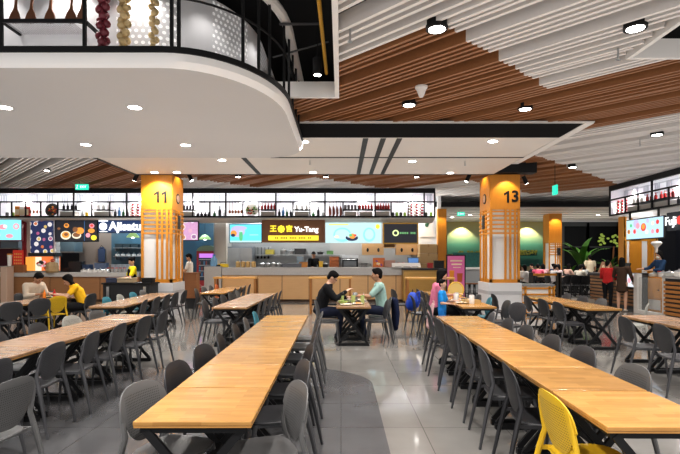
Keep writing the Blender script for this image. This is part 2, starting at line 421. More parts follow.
# white screen behind the goods; light through its perforations painted as pale glowing dots
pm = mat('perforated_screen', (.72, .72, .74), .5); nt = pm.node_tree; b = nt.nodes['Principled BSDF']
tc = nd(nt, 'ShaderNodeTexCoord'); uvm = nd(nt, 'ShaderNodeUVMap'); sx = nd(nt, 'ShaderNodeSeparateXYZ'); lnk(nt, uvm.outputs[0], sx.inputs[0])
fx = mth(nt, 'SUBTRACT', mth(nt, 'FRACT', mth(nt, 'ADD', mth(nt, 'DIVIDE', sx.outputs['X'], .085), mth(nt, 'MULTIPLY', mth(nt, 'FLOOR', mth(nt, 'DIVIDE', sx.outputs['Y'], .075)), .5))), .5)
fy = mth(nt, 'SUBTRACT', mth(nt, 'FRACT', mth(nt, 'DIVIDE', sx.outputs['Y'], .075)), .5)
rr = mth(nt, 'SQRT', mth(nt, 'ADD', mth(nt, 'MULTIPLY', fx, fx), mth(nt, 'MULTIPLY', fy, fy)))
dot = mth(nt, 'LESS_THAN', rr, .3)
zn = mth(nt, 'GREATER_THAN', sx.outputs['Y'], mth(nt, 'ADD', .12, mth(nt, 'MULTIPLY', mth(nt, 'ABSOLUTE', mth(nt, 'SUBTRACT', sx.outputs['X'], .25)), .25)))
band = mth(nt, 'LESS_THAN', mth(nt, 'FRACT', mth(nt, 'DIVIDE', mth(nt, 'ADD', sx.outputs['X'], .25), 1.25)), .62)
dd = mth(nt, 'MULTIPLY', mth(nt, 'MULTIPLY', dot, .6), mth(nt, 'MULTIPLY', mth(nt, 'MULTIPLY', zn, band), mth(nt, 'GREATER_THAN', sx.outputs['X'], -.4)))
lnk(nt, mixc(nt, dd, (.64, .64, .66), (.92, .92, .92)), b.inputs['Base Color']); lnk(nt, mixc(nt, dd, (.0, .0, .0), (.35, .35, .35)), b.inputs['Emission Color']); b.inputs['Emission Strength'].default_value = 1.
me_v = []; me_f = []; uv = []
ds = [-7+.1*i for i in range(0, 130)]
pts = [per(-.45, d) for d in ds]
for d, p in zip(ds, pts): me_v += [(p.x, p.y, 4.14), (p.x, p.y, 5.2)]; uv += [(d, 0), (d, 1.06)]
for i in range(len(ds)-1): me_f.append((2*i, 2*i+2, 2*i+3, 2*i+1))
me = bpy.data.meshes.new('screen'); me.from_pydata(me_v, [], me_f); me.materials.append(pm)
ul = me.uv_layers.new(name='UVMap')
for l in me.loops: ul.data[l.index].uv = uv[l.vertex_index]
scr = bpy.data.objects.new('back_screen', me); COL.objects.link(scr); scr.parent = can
for x_ in (-4.4, -3.4, -2.5): lamp_light((x_, 6.05, 5.15), 26, .05, 120)  # these and the corner spots below are added to brighten the goods
for d_ in (.9, 2.2, 3.6): p_ = per(-.2, d_); lamp_light((p_.x, p_.y, 5.15), 11, .05, 120)
# black rack with wooden spoons
YR = 6.05
rk = thing('display_rack', 'black steel display rack holding wooden spoons on the curved canopy', 'rack', (0, 0, 4.14))
xa, xb = ax(3, 5.9), ax(86, 5.9)
for x in (xa, xb, ):
    for y in (5.87, 6.3): MB().b2(x-.018, x+.018, y-.018, y+.018, 0, .9).build('post', BLACK, rk)
z0 = az(20.5, 5.87)-4.14
MB().b2(xa, xb, 5.855, 5.885, z0-.025, z0+.015).b2(xa, xb, 6.285, 6.315, z0-.025, z0+.015).b2(xa-.015, xa+.015, 5.87, 6.3, z0-.025, z0+.015).b2(xb-.015, xb+.015, 5.87, 6.3, z0-.025, z0+.015).build('frame', BLACK, rk)
ms = MB()
for k in range(28): ms.b2(xa+.03*k+.02, xa+.03*k+.03, 5.885, 6.285, z0-.008, z0)
ms.build('mesh_shelf', STEEL, rk)
SPW = wood('spoon_wood', (.20, .085, .04), (.14, .05, .02), .45, (6, 6, 1))
def spoon_mb():
    m = MB(); pr = [(-.062, .03), (-.066, .07), (-.05, .13), (-.022, .19), (-.015, .25), (-.014, .62)]
    pts = [(0, 0), (-.04, .008)]+pr+[(-x, z) for x, z in reversed(pr)]+[(.04, .008)]
    mt = Matrix(((1, 0, 0), (0, 0, -1), (0, 1, 0)))
    return m.xprism(pts, mt, .022)
sp0 = None
for i, px in enumerate((15, 31, 50, 71, 82)):
    lab = ['brown wooden spoon standing at the far left of the canopy rack', 'second brown wooden spoon from left in the canopy rack', 'middle brown wooden spoon, narrower gap, third in the canopy rack', 'fourth brown wooden spoon from left in the canopy rack', 'brown wooden spoon nearest the right post of the canopy rack'][i]
    if sp0 is None: o = sp0 = spoon_mb().build('wooden_spoon', SPW, bevel=.006)
    else: o = sp0.copy(); COL.objects.link(o)
    o.location = (ax(px, 6.0), 6.0, 4.14+z0+.016); o.rotation_euler = (R(-6), 0, R(random.uniform(-8, 8)))
    tag(o, lab, 'spoon', 'wooden spoons on the canopy rack')
# strings of onions and garlic
def string(name, lab, cat, px, cols, n, r, D=5.95):
    o = thing(name, lab, cat, (ax(px, D), D, 4.14))
    MB().tube([(0, 0, .02), (0, 0, 1.05)], .006, 5).build('cord', mat('cord', (.3, .22, .12), .8), o)
    m = MB()
    for i in range(n):
        a = i*2.4; z = .04+i*.95/n
        c = (math.cos(a)*r*.75, math.sin(a)*r*.75, z+r*.3)
        m.lathe(c, [(r*.2, -r*.95), (r*.75, -r*.7), (r, -.05*r), (r*.8, r*.5), (r*.3, r*.95), (r*.12, r*1.25)], 9, mtx=Matrix.Rotation(random.uniform(-.5, .5), 3, 'X'))
    m.build('bulbs', cols, o, smooth=True); return o
ON = mat('red_onion', (.19, .03, .045), .35, noise=(9, .4)); GA = mat('garlic_skin', (.62, .47, .25), .5, noise=(14, .3))
string('onion_string', 'hanging string of dark red onions beside the rack on the canopy', 'onion string', 103, ON, 24, .052)
string('garlic_string', 'thicker hanging string of pale garlic bulbs right of the red onions', 'garlic string', 124, GA, 24, .05)
string('garlic_string', 'thinner hanging string of garlic bulbs second right of the red onions', 'garlic string', 154, GA, 22, .04)
# goods on the canopy's right side
BOT = [mat('bottle_green', (.02, .10, .03), .15), mat('bottle_brown', (.10, .03, .012), .15), mat('bottle_clear', (.5, .52, .52), .15), mat('bottle_dark', (.02, .02, .025), .2), mat('bottle_red', (.25, .02, .02), .2), mat('bottle_blue', (.05, .16, .32), .2), mat('jar_yellow', (.75, .52, .04), .3)]
def bottle(h, r, m, cap):
    b = MB().lathe((0, 0, 0), [(r*.9, 0), (r, .02*h), (r, .55*h), (r*.8, .66*h), (r*.35, .76*h), (r*.33, .93*h)], 10).build('bottle', m, smooth=True)
    MB().lathe((0, 0, 0), [(r*.4, .93*h), (r*.4, h)], 8).build('cap', cap, b); return b
for i, d in enumerate((2.45, 3.0, 3.6)):
    p = per(-.18, d); bt = bottle(.34, .055, BOT[(2, 6, 3)[i]], BLACK); bt.location = (p.x, p.y, 4.142)
    tag(bt, ['clear bottle on the canopy side shelf, nearest the rounded corner', 'yellow bottle in the middle of the canopy side shelf', 'dark bottle furthest back on the canopy side shelf'][i], 'bottle', 'bottles on the canopy side')

# things in the dark opening right of the canopy
o = thing('pendant_lamp', 'black cylinder lamp hanging in the dark ceiling opening', 'lamp', at(317.5, 75, 7.7))
MB().lathe((0, 0, 0), [(.075, 0), (.075, .26)], 16).build('housing', BLACK, o, smooth=True); MB().lathe((0, 0, 0), [(.055, -.006), (.055, .004)], 14).build('lens', LENS, o); MB().tube([(0, 0, .26), (0, 0, 5.7-o.location.z)], .008, 6).build('rod', BLACK, o)
o = MB().tube([(-.28, 5.4, 4.85), (-.24, 8.1, 4.72)], .028, 8).build('pipe', mat('yellow_pipe', (.6, .33, .03), .4), smooth=True); tag(o, 'yellow gas pipe running along the dark ceiling opening', 'pipe')
o = MB().tube([(-.9, 7.2, 5.1), (-.3, 7.6, 5.3)], .02, 6).tube([(-1.1, 7.9, 4.9), (-.2, 8.0, 5.2)], .015, 6).build('conduit', mat('grey_conduit', (.08, .08, .085), .5)); tag(o, 'dark grey conduit crossing inside the dark ceiling opening', 'conduit')

# ================================================================== downlights, sprinklers, detectors
dl_lab = []
_dl = None
def downlight(x, y, z, lab, energy=160, r=.095, black=False, cone=140):
    global _dl
    o = thing('downlight', lab, 'downlight', (x, y, z), group='downlights')
    if black: MB().lathe((0, 0, 0), [(r, -.005), (r*1.3, -.005), (r*1.3, .09), (r, .09)], 18, cap=False).build('trim_ring', BLACK, o, smooth=True)
    else: MB().lathe((0, 0, 0), [(r, -.008), (r*1.12, -.006), (r*1.14, .004), (r, .004)], 18, cap=False).build('trim_ring', WHITE, o, smooth=True)
    MB().lathe((0, 0, 0), [(r*.98, -.007), (r*.98, .002)], 18).build('lens', LENS, o)
    lamp_light((x, y, z-.03), energy, .07, cone)
LE = 175
for x, y, l in ((-3.05, 7.25, 'white downlight in the canopy underside, front row, right one'), (-4.97, 7.25, 'white downlight in the canopy underside, front row, left one at picture edge'), (-5.0, 9.6, 'white downlight in the canopy underside, back row, left one'), (-3.06, 9.65, 'white downlight in the canopy underside, back row, right one')):
    downlight(x, y, 3.895, l, LE)
for x, y, l in ((-.77, 10.2, 'white soffit downlight just right of the canopy tip'), (-.79, 13.8, 'white soffit downlight at the back edge in the middle'), (-2.94, 12.1, 'white soffit downlight left of the black slot'), (-4.62, 13.8, 'white soffit downlight nearest the column beside the cart, right one'), (-5.25, 13.8, 'white soffit downlight nearest the column beside the cart, left one'), (1.78, 12.25, 'white soffit downlight right of the three black slots'), (3.15, 10.17, 'white soffit downlight near the black fascia at right'), (3.1, 13.9, 'white soffit downlight at the back edge left of column 13')):
    downlight(x, y, 4.092, l, LE)
for x, y, l in ((1.13, 5.78, 'black rimmed downlight where white slats meet brown slats, near the picture top'), (3.46, 5.76, 'large black rimmed downlight in white slats beside the ceiling opening'), (1.2, 8.63, 'small downlight in the brown slats by the cone shaped detector'), (3.33, 8.86, 'black rimmed downlight in the brown slats at right'), (6.9, 10.7, 'black rimmed downlight in the far right white slats'), (6.85, 14.5, 'black rimmed downlight on the edge of far brown slats at right')):
    downlight(x, y, 4.36, l, LE, .1, True)
for x, y, l in ((-3.4, 16.2, 'downlight in the slats behind the soffit, left one'), (-.5, 16.2, 'downlight in the slats behind the soffit, middle one'), (2.5, 16.2, 'downlight in the slats behind the soffit, right one'), (-9.0, 15.0, 'downlight in the slats at far left above the noodle stall')):
    downlight(x, y, 4.36, l, LE, .08, True)
for i, (px, y) in enumerate(((470, 25), (452, 26.5), (598, 25), (640, 26.5))):
    downlight(ax(px, y), y, 3.9, ['far ceiling downlight left of column 13, nearer one', 'far ceiling downlight beside the orange column', 'far ceiling downlight above the dark windows, left one', 'far ceiling downlight above the dark windows, right one'][i], LE, .09)
# the hall goes on behind the viewer with the same lamps
for x in (-5., -3, -1., 1.15, 3.4, 6.9):
    for y in (2.9, .2): lamp_light((x, y, 4.3 if x > -.2 else 3.85), LE*1.1, .08, 150)
for x, y in ((6.9, 6.2), (9.0, 12.5), (-8.0, 12.5), (-11, 16), (-7.5, 17.2)): lamp_light((x, y, 4.3), LE, .08, 150)

# added fill lamps without fixtures: soft light thrown up at the ceiling
for x_, y_ in ((7.5, 26), (13, 26), (17.5, 24)):
    l = bpy.data.lights.new('fill_uplight', 'AREA'); l.shape = 'SQUARE'; l.size = 4.5; l.energy = UPE*1.3; l.color = (1, .96, .9)
    q = bpy.data.objects.new('fill_uplight', l); COL.objects.link(q); q.location = (x_, y_, 2.3); q.rotation_euler = (PI, 0, 0)
for x_ in (-8., -2.6, 2.8, 8.2):
    for y_ in (4.2, 9.4, 15.0):
        l = bpy.data.lights.new('fill_uplight', 'AREA'); l.shape = 'SQUARE'; l.size = 5; l.energy = UPE; l.color = (1, .975, .95)
        q = bpy.data.objects.new('fill_uplight', l); COL.objects.link(q); q.location = (x_, y_, 2.3); q.rotation_euler = (PI, 0, 0)
for x_, y_ in ((8.2, 20.2), (10.6, 20.6), (9.6, 23)): lamp_light((x_, y_, 3.8), 280, .6, 140)  # added fill spots without fixtures, aimed down over the far diners
o = thing('smoke_detector', 'white cone shaped detector under the brown ceiling slats', 'detector', (1.27, 7.75, 4.35))
MB().lathe((0, 0, 0), [(.03, -.14), (.05, -.10), (.075, -.03), (.09, 0)], 14).build('cone', WHITE, o, smooth=True); MB().lathe((0, 0, 0), [(.10, 0), (.10, .03)], 14).build('base', WHITE, o)
def sprinkler(px, py, z, lab):
    D = FPX*(z-EYE)/(HZ-py); x = ax(px, D)
    o = thing('sprinkler', lab, 'sprinkler', (x, D, z-.12)); MB().lathe((0, 0, 0), [(.03, 0), (.03, .008)], 10).build('deflector', STEEL, o); MB().tube([(0, 0, 0), (0, 0, .16)], .012, 8).build('stem', STEEL, o)
sprinkler(350, 32, 4.36, 'steel sprinkler head in the near white slats at the top'); sprinkler(618, 51, 4.36, 'steel sprinkler head in white slats below the large downlight'); sprinkler(465, 161, 4.1, 'steel sprinkler head under the soffit left of column 13'); sprinkler(310, 160, 4.1, 'steel sprinkler head under the soffit behind the canopy tip'); sprinkler(640, 141, 4.36, 'steel sprinkler head in the far right white slats')
def track(px, py, D, lab, sgn):
    p = at(px, py, D); o = thing('track_spotlight', lab, 'spotlight', p)
    MB().lathe((0, 0, 0), [(.06, -.12), (.06, .12)], 12, mtx=Matrix.Rotation(R(25*sgn), 3, 'Y')).build('head', BLACK, o, smooth=True)
    MB().lathe((0, 0, 0), [(.05, -.125), (.05, -.115)], 12, mtx=Matrix.Rotation(R(25*sgn), 3, 'Y')).build('lens', LENS, o)
    MB().tube([(0, 0, .08), (0, 0, max(.1, 4.42-p.z))], .012, 6).build('stem', BLACK, o)
track(136, 177, 14.6, 'black track spotlight above the staff member at the black cart', 1); track(190, 177, 14.6, 'black track spotlight over the man in white t-shirt', -1); track(468, 178, 14.6, 'black track spotlight above the magenta drinks poster', 1); track(525, 180, 14.4, 'black track spotlight above the low white partition cabinet', -1)
struct(MB().b2(4.3, 5.6, 14.0, 14.35, 4.12, 4.42).build('trim_10', BLACK))
def exit_sign(px, py, D, w, h, lab, edge=False):
    p = at(px, py, D); o = thing('exit_sign', lab, 'exit sign', p)
    sx_, sy_ = (.04, w) if edge else (w, .04)
    MB().b2(-sx_/2, sx_/2, -sy_/2, sy_/2, -h/2, h/2).build('panel', glow('exit_green', (.02, .62, .42), 1.1), o)
    if not edge:
        text('EXIT', h*.55, glow('exit_white', (.9, 1, .95), 1.5), o, (w*.12, -.026, 0), FRONT)
        MB().ell((-w*.33, -.022, h*.22), (h*.09, .004, h*.09)).bar((-w*.33, -.022, h*.12), (-w*.36, -.022, -h*.1), .03, .006).bar((-w*.36, -.022, -h*.1), (-w*.28, -.022, -h*.3), .03, .006).bar((-w*.36, -.022, -h*.1), (-w*.43, -.022, -h*.3), .03, .006).build('running_figure', glow('exit_white', (1, 1, 1), 1), o)
    MB().tube([(-.1 if not edge else 0, 0, h/2), (-.1 if not edge else 0, 0, 4.5-p.z)], .01, 5).build('hanger', BLACK, o)
exit_sign(82, 187, 17.5, .46, .2, 'green lit exit sign hanging over the noodle stall at left'); exit_sign(461, 214, 23, .34, .18, 'green lit exit sign hanging left of column 13 in the far hall'); exit_sign(555, 190, 14.5, .3, .28, 'green exit sign seen edge on under the brown slats', True)
# ================================================================== numbered columns
def column(x0, x1, y0, y1, num, side, lab, numx):
    o = thing('column', lab, 'column', ((x0+x1)/2, (y0+y1)/2, 0), kind='thing')
    hx, hy = (x1-x0)/2, (y1-y0)/2
    PL = mat('plinth_white', (.60, .60, .61), .45)
    MB().b2(-hx-.04, hx+.04, -hy-.04, hy+.04, 0, .96).build('plinth', PL, o)
    MB().b2(-hx-.045, hx+.045, -hy-.045, hy+.045, .62, .72).build('plinth_band', mat('plinth_band', (.42, .42, .43), .4), o)
    MB().b2(-hx+.03, hx-.03, -hy+.03, hy-.03, .96, 3.1).build('core_panel', mat('column_panel', (.72, .72, .72), .5), o)
    MB().b2(-hx, hx, -hy, hy, 3.08, 4.1).build('upper_cladding', ORANGE, o)
    f = MB()
    for sx_ in (-1, 1):
        for sy_ in (-1, 1): f.b2(sx_*hx-(.07 if sx_ > 0 else 0), sx_*hx+(.07 if sx_ < 0 else 0), sy_*hy-(.07 if sy_ > 0 else 0), sy_*hy+(.07 if sy_ < 0 else 0), .96, 3.1)
    f.b2(-hx, hx, -hy, hy, .94, 1.06); f.build('corner_frame', ORANGE, o)
    lt = MB(); t = .035
    for k in range(6):
        z = 2.40+k*.125
        lt.b2(-hx, hx, -hy-.005, -hy+t, z-.022, z+.022)
        s = side; xs = s*hx; lt.b2(xs-.02, xs+.02, -hy, hy, z-.022, z+.022)
    for fr in (.52, .68, .84):
        x = -hx+2*hx*fr; lt.b2(x-.028, x+.028, -hy-.008, -hy+t, 1.0, 3.1)
    for fr in (.38, .62):
        y = -hy+2*hy*fr; lt.b2(side*hx-.025, side*hx+.025, y-.025, y+.025, 1.0, 3.1)
    lt.build('lattice', ORANGE, o)
    nx = numx-.10
    for ch_ in num:
        if ch_ == '1':
            w_ = MB(); mt = Matrix(((1, 0, 0), (0, 0, -1), (0, 1, 0))); w_.xprism([(-.005, -.17), (.06, -.17), (.06, .17), (.015, .17), (-.09, .10), (-.09, .035), (-.005, .085)], mt, .006)
            w_.build('column_number', BLACK, o, loc=(nx, -hy-.004, 3.45))
        else: text(ch_, .46, BLACK, o, (nx+.02, -hy-.008, 3.45), FRONT, 'column_number', bold=.012)
        nx += .215
    # round emblem and dark plate on the side face
    q = Matrix.Rotation(PI/2, 3, 'Y')
    MB().lathe((side*(hx+.005), 0, 3.45), [(.15, -.01), (.15, .01)], 20, mtx=q).build('emblem', BLACK, o)
    MB().lathe((side*(hx+.012), 0, 3.45), [(.11, -.01), (.11, .01)], 20, mtx=q).build('emblem_face', mat('emblem_face', (.6, .4, .3), .5), o)
    MB().b2(side*(hx+.02)-.02, side*(hx+.02)+.02, -.06, .14, 2.55, 2.95).build('notice_plate', BLACKM, o)
    for yy in (y0-.5,):
        lamp_light(((x0+x1)/2+.03, y0-.32, 4.06), 34, .03, 95, .5, (1, .82, .55), (R(20), 0, 0))
    lamp_light(((x1 if side > 0 else x0)+side*.3, (y0+y1)/2, 4.3), 26, .03, 95, .5, (1, .82, .55), (0, R(20)*side, 0))
column(ax(141, 14.2), ax(172, 14.2), 14.2, 15.2, '11', 1, 'orange lattice column numbered 11 standing beside the black service cart', .12)
column(ax(490, 14.2), ax(520, 14.2), 14.2, 15.25, '13', -1, 'orange lattice column numbered 13 standing by the low partition cabinet', .16)

# ================================================================== display shelf above the stalls
YS = 18.8
XRS = 10.05
TUB = mat('shelf_back_white', (.78, .78, .82), .5, emit=(.9, .9, 1), es=.06)  # faint glow added to brighten the shelf back
def shelf(lab, L, org, rz, bays, tall):
    """long open shelf; local x runs along it, local -y is the front"""
    o = thing('display_shelf', lab, 'shelf', org, rz)
    z0, zm, z1 = 3.27, 3.84, 4.2
    MB().b2(0, L, .55, .6, z0, z1+.2).b2(0, .02, .02, .55, z0, z1+.1).b2(L-.02, L, .02, .55, z0, z1+.1).build('back_panel', TUB, o)
    MB().b2(0, L, 0, .58, z0-.07, z0).build('floor_board', WHITE, o)
    vs = [(0, -.05, z0-.07), (L, -.05, z0-.07), (L, .6, z0-.20), (0, .6, z0-.20), (0, .6, z0-.07), (L, .6, z0-.07)]
    MB().add(vs, [(0, 1, 2, 3), (0, 3, 4), (1, 5, 2), (3, 2, 5, 4), (0, 4, 5, 1)]).build('bulkhead', WHITE, o)
    MB().b2(0, L, -.05, .05, z1-.02, z1+.16).build('top_beam', BLACK, o)
    MB().b2(0, L, -.04, 0, z0-.03, z0+.03).build('bottom_rail', BLACK, o)
    MB().b2(0, L, -.03, -.005, zm-.026, zm+.026).build('middle_rail', BLACK, o)
    ms = MB()
    k = 0; ms.b2(0, L, .53, .545, z1-.04, z1)
    while k*.1 < L:
        if (k//3) % 2 == 0: ms.b2(k*.1, k*.1+.03, .50, .535, zm, z1)
        k += 1
    ms.build('upper_slats', mat('shelf_slat', (.56, .57, .62), .5), o)
    for x in tall: MB().b2(x-.025, x+.025, -.05, 0, z0, z1).build('post', BLACK, o)
    for a, c, kind in bays:
        if not any(abs(a-t) < .15 for t in tall): MB().b2(a-.024, a+.024, -.035, 0, z0, zm).build('divider', BLACK, o)
        if kind[0] == 'm':
            MB().b2(a+.02, c-.02, -.03, .4, 3.53, 3.555).build('half_shelf', BLACK, o)
            MB().b2(a+.06, c-.06, .02, .35, z0, z0+.2).build('drawer_box', mat('shelf_box', (.42, .40, .38), .6), o)
    return o
_px = [(-60, -40, 'box'), (0, 12, 'can'), (12, 26, 'pack'), (26, 40, 'spoon'), (41, 57, 'tray'), (58, 75, 'm_bottle4'), (76, 91, 'jar'), (92, 109, 'm_box'), (110, 127, 'bottle4'), (127, 143, 'garland'), (143, 160, 'bottle4'), (160, 176, 'jar'), (177, 193, 'm_bottle5'),
       (194, 209, 'low4'), (210, 226, 'bottle3'), (227, 242, 'hang5'), (243, 258, 'plate'), (259, 275, 'm_red5'), (276, 292, 'bottle4'), (293, 309, 'm_box'), (310, 325, 'bottle3'), (327, 342, 'sausage4'), (343, 357, 'm_cup4'), (358, 373, 'm_red5'), (374, 390, 'm_red6'), (391, 407, 'can4'), (408, 424, 'garland'), (424, 434, 'can2')]
bays = []
X0 = -14.0
for a, b_, k in _px[1:]: bays.append((ax(a, YS)-X0, ax(b_+1, YS)-X0, k))
tall = [ax(p, YS)-X0 for p in (-8, 74, 127, 193, 226, 276, 325, 375, 424, 434.5)]
shelf('long black framed white display shelf over the left and middle food stalls', ax(435, YS)-X0, (X0, YS, 0), 0, bays, tall)
CAP = mat('bottle_cap_red', (.4, .03, .02), .4)
PROTO = {}
def put(kind, mk, loc, lab, cat, group, rz=0, mats=None):
    if kind not in PROTO:
        o = PROTO[kind] = mk()
    else: o = copy_tree(PROTO[kind])
    o.location = loc; o.rotation_euler = (0, 0, rz); o.pop('group', None) if False else None
    tag(o, lab, cat, group); return o
def mk_bottle(mi, h=.3, r=.05): return lambda: bottle(h, r, BOT[mi], CAP if mi in (1, 4) else BLACK)
def mk_can(m):
    def f():
        o = MB().lathe((0, 0, 0), [(.05, 0), (.055, .01), (.055, .17), (.05, .18)], 10).build('can', m, smooth=True); MB().lathe((0, 0, 0), [(.045, .18), (.045, .19)], 10).build('lid', STEEL, o); return o
    return f
GREENP = mat('can_green', (.25, .45, .06), .4)
def mk_plate(cols):
    def f():
        q = Matrix.Rotation(R(80), 3, 'X'); o = MB().lathe((0, 0, .27), [(.10, 0), (.24, .03), (.26, .05), (.24, .045), (.1, .02)], 24, mtx=q).build('round_platter', cols[0], smooth=True)
        m = MB(); mm = []
        for k in range(26):
            a, r = random.uniform(0, 6.28), random.uniform(0, .18); m.ell((r*math.cos(a), -.055, .27+r*math.sin(a)), (.045, .02, .035), n=6, k=4, mi=k % 4)
        m.build('food', [cols[1], cols[2], cols[3], cols[4]], o); return o
    return f
fc = [mat('f_red', (.5, .04, .03), .5), mat('f_green', (.12, .28, .05), .5), mat('f_dark', (.03, .025, .02), .5), mat('f_cream', (.7, .6, .4), .5), mat('f_orange', (.65, .25, .03), .5), mat('f_white', (.75, .73, .7), .5)]
def mk_garland():
    o = MB().tube([(0, 0, 0), (0, 0, .55)], .006, 5).build('garland', mat('cord', (.3, .2, .1)))
    m = MB()
    for k in range(9): m.ell((.035*(-1)**k, 0, .04+k*.055), (.05, .045, .045), n=7, k=5, mi=k % 2)
    m.build('bulbs', [mat('garland_red', (.45, .05, .06), .4), mat('garland_pale', (.65, .52, .42), .5)], o, smooth=True); return o
def mk_hang():
    o = MB().tube([(0, 0, .25), (0, 0, .55)], .009, 6).build('hanging_ladle', mat('ladle', (.2, .07, .03), .4)); MB().ell((0, 0, .2), (.05, .025, .07), n=8, k=6).build('bowl', mat('ladle_bowl', (.24, .07, .025), .4), o, smooth=True); return o
def mk_saus():
    o = MB().tube([(0, 0, .03), (.02, 0, .12), (.015, 0, .28), (0, 0, .42)], [.03, .05, .05, .02], 8).build('sausage', mat('sausage', (.18, .05, .03), .4), smooth=True); MB().tube([(0, 0, .42), (0, 0, .56)], .006, 5).build('string', BLACK, o); return o
def mk_pack(m):
    def f():
        o = MB().b2(-.1, .1, -.06, .06, 0, .42).build('food_packet', m, bevel=.02); MB().b2(-.08, .08, -.066, -.06, .08, .3).build('packet_label', fc[3], o); return o
    return f
def fill_bay(a, c, kind, org, rz, place):
    q = Matrix.Rotation(rz, 3, 'Z'); org = Vector(org)
    def W(x, y, z): return org+q @ Vector((x, y, z))
    k = kind; w = c-a; base = 3.272
    def row(n, z, key, mk, nm, cat, y=.2):
        for i in range(n):
            x = a+w*(i+.7)/(n+.4)
            put(key, mk, W(x, y, z), f"{nm}, {ORD[i]} from left, {place}", cat, 'goods on the display shelves', rz)
    if k.startswith('m_bottle'): row(int(k[-1]), 3.557, 'bb', mk_bottle(3, .24, .045), 'small dark bottle', 'bottle')
    elif k.startswith('m_red'): row(int(k[-1]), 3.557, 'br', mk_bottle(4, .25, .05), 'dark red bottle', 'bottle')
    elif k.startswith('m_cup'): row(4, 3.557, 'cp', mk_can(mat('cup_dark', (.1, .09, .09), .4)), 'small dark cup', 'cup')
    elif k == 'm_box': row(3, 3.557, 'wc', mk_can(fc[5]), 'white tin', 'tin')
    elif k == 'bottle4':
        for i in range(4):
            put('b%d' % (i % 3), mk_bottle((3, 5, 0)[i % 3], .3+.08*(i % 2), .05), W(a+w*(i+.7)/4.4, .2, base), f"glass bottle, {ORD[i]} from left, {place}", 'bottle', 'goods on the display shelves', rz)
    elif k == 'bottle3':
        for i in range(3):
            put('c%d' % i, mk_bottle((0, 3, 2)[i], (.22, .42, .26)[i], .055), W(a+w*(i+.6)/3.2, .2, base), f"{('short green', 'tall dark', 'pale glass')[i]} bottle in the {place}", 'bottle', 'goods on the display shelves', rz)
    elif k == 'low4': row(4, base, 'lw', mk_bottle(3, .2, .06), 'squat dark bottle', 'bottle')
    elif k.startswith('can'): 
        n = int(k[3:] or 2)
        for i in range(n):
            put('cn%d' % (i % 2), mk_can((BLACKM, GREENP)[i % 2]), W(a+w*(i+.6)/(n+.2), .2, base), f"{('black', 'green')[i % 2]} tin, {ORD[i]} from left, {place}", 'tin', 'goods on the display shelves', rz)
    elif k == 'jar':
        put('jr', mk_can(BOT[6]), W((a+c)/2, .2, base), f"yellow jar standing alone in the {place}", 'jar', 'goods on the display shelves', rz); put('ct', mk_bottle(2, .3, .05), W(a+w*.25, .2, base), f"clear bottle in the {place}", 'bottle', 'goods on the display shelves', rz)
    elif k == 'garland':
        for i in range(3): put('gr', mk_garland, W(a+w*(i+.6)/3.2, .15, base), f"red and cream garland, {ORD[i]} from left, {place}", 'garland', 'goods on the display shelves', rz)
    elif k == 'hang5': row(5, base, 'hg', mk_hang, 'hanging brown ladle', 'ladle', .12)
    elif k == 'spoon': row(4, base, 'hg', mk_hang, 'hanging brown ladle', 'ladle', .12)
    elif k.startswith('saus'): row(4, base, 'sg', mk_saus, 'hanging dark sausage', 'sausage', .15)
    elif k == 'plate': put('pl', mk_plate([fc[5], fc[0], fc[1], fc[2], fc[3]]), W((a+c)/2, .2, base), f"round white platter of colourful food in the {place}", 'platter', 'goods on the display shelves', rz)
    elif k == 'tray': put('tr', mk_plate([fc[2], fc[0], fc[2], fc[4], fc[2]]), W((a+c)/2, .2, base), f"round black platter with red food in the {place}", 'platter', 'goods on the display shelves', rz)
    elif k == 'pack':
        for i in range(3): put('pk%d' % i, mk_pack((fc[4], fc[5], fc[0])[i]), W(a+w*(i+.6)/3.2, .2, base), f"{('orange', 'white', 'red')[i]} food packet in the {place}", 'packet', 'goods on the display shelves', rz)
nm = 'abc'
for i, (a, c, k) in enumerate(bays):
    px = (_px[i+1][0]+_px[i+1][1])/2
    if 141 < px < 176: continue
    ref = ('%s shelf bay from picture left' % ORD[i]) if px < 141 else (('%s shelf bay right of column 11' % ORD[i-11]) if px < 276 else ('%s shelf bay from the right end' % ORD[len(bays)-1-i]))
    fill_bay(a, c, k, (X0, YS, 0), 0, ref)
for px in (20, 84, 136, 190, 247, 304, 363, 418): lamp_light((ax(px, YS), YS+.36, 4.18), 70, .03, 120, .25, (1, .96, .9))

def strip(loc, L, rot, e, w=.06):  # added fill lamp along a shelf, no fixture modelled
    l = bpy.data.lights.new('strip', 'AREA'); l.shape = 'RECTANGLE'; l.size = L; l.size_y = w; l.energy = e; l.color = (.96, .97, 1); q = bpy.data.objects.new('strip', l); COL.objects.link(q); q.location = loc; q.rotation_euler = rot; return q
strip((-5.2, YS+.03, 4.15), 17, (R(50), 0, 0), 60); strip((XRS+.03, 13.5, 4.15), 9, (R(50), 0, -PI/2), 18)
# right stall shelf
rb = [(.1, .9, 'garland'), (1.0, 1.75, 'm_box'), (1.75, 2.5, 'm_red3'), (2.5, 3.3, 'm_red4'), (3.3, 4.1, 'bottle4'), (4.1, 4.9, 'bottle3'), (4.9, 5.7, 'garland'), (5.7, 6.5, 'can4'), (6.5, 7.3, 'jar')]
shelf('black framed white display shelf over the right hand stall', 10.5, (XRS, 18.3, 0), -PI/2, rb, [.03, 2.5, 4.9, 7.3])
for i, (a, c, k) in enumerate(rb[:7]): fill_bay(a, c, k, (XRS, 18.3, 0), -PI/2, '%s bay from far end of right stall shelf' % ORD[i])
for y in (17.6, 15.2, 13.2): lamp_light((XRS+.36, y, 4.18), 70, .03, 120, .25, (1, .96, .9))

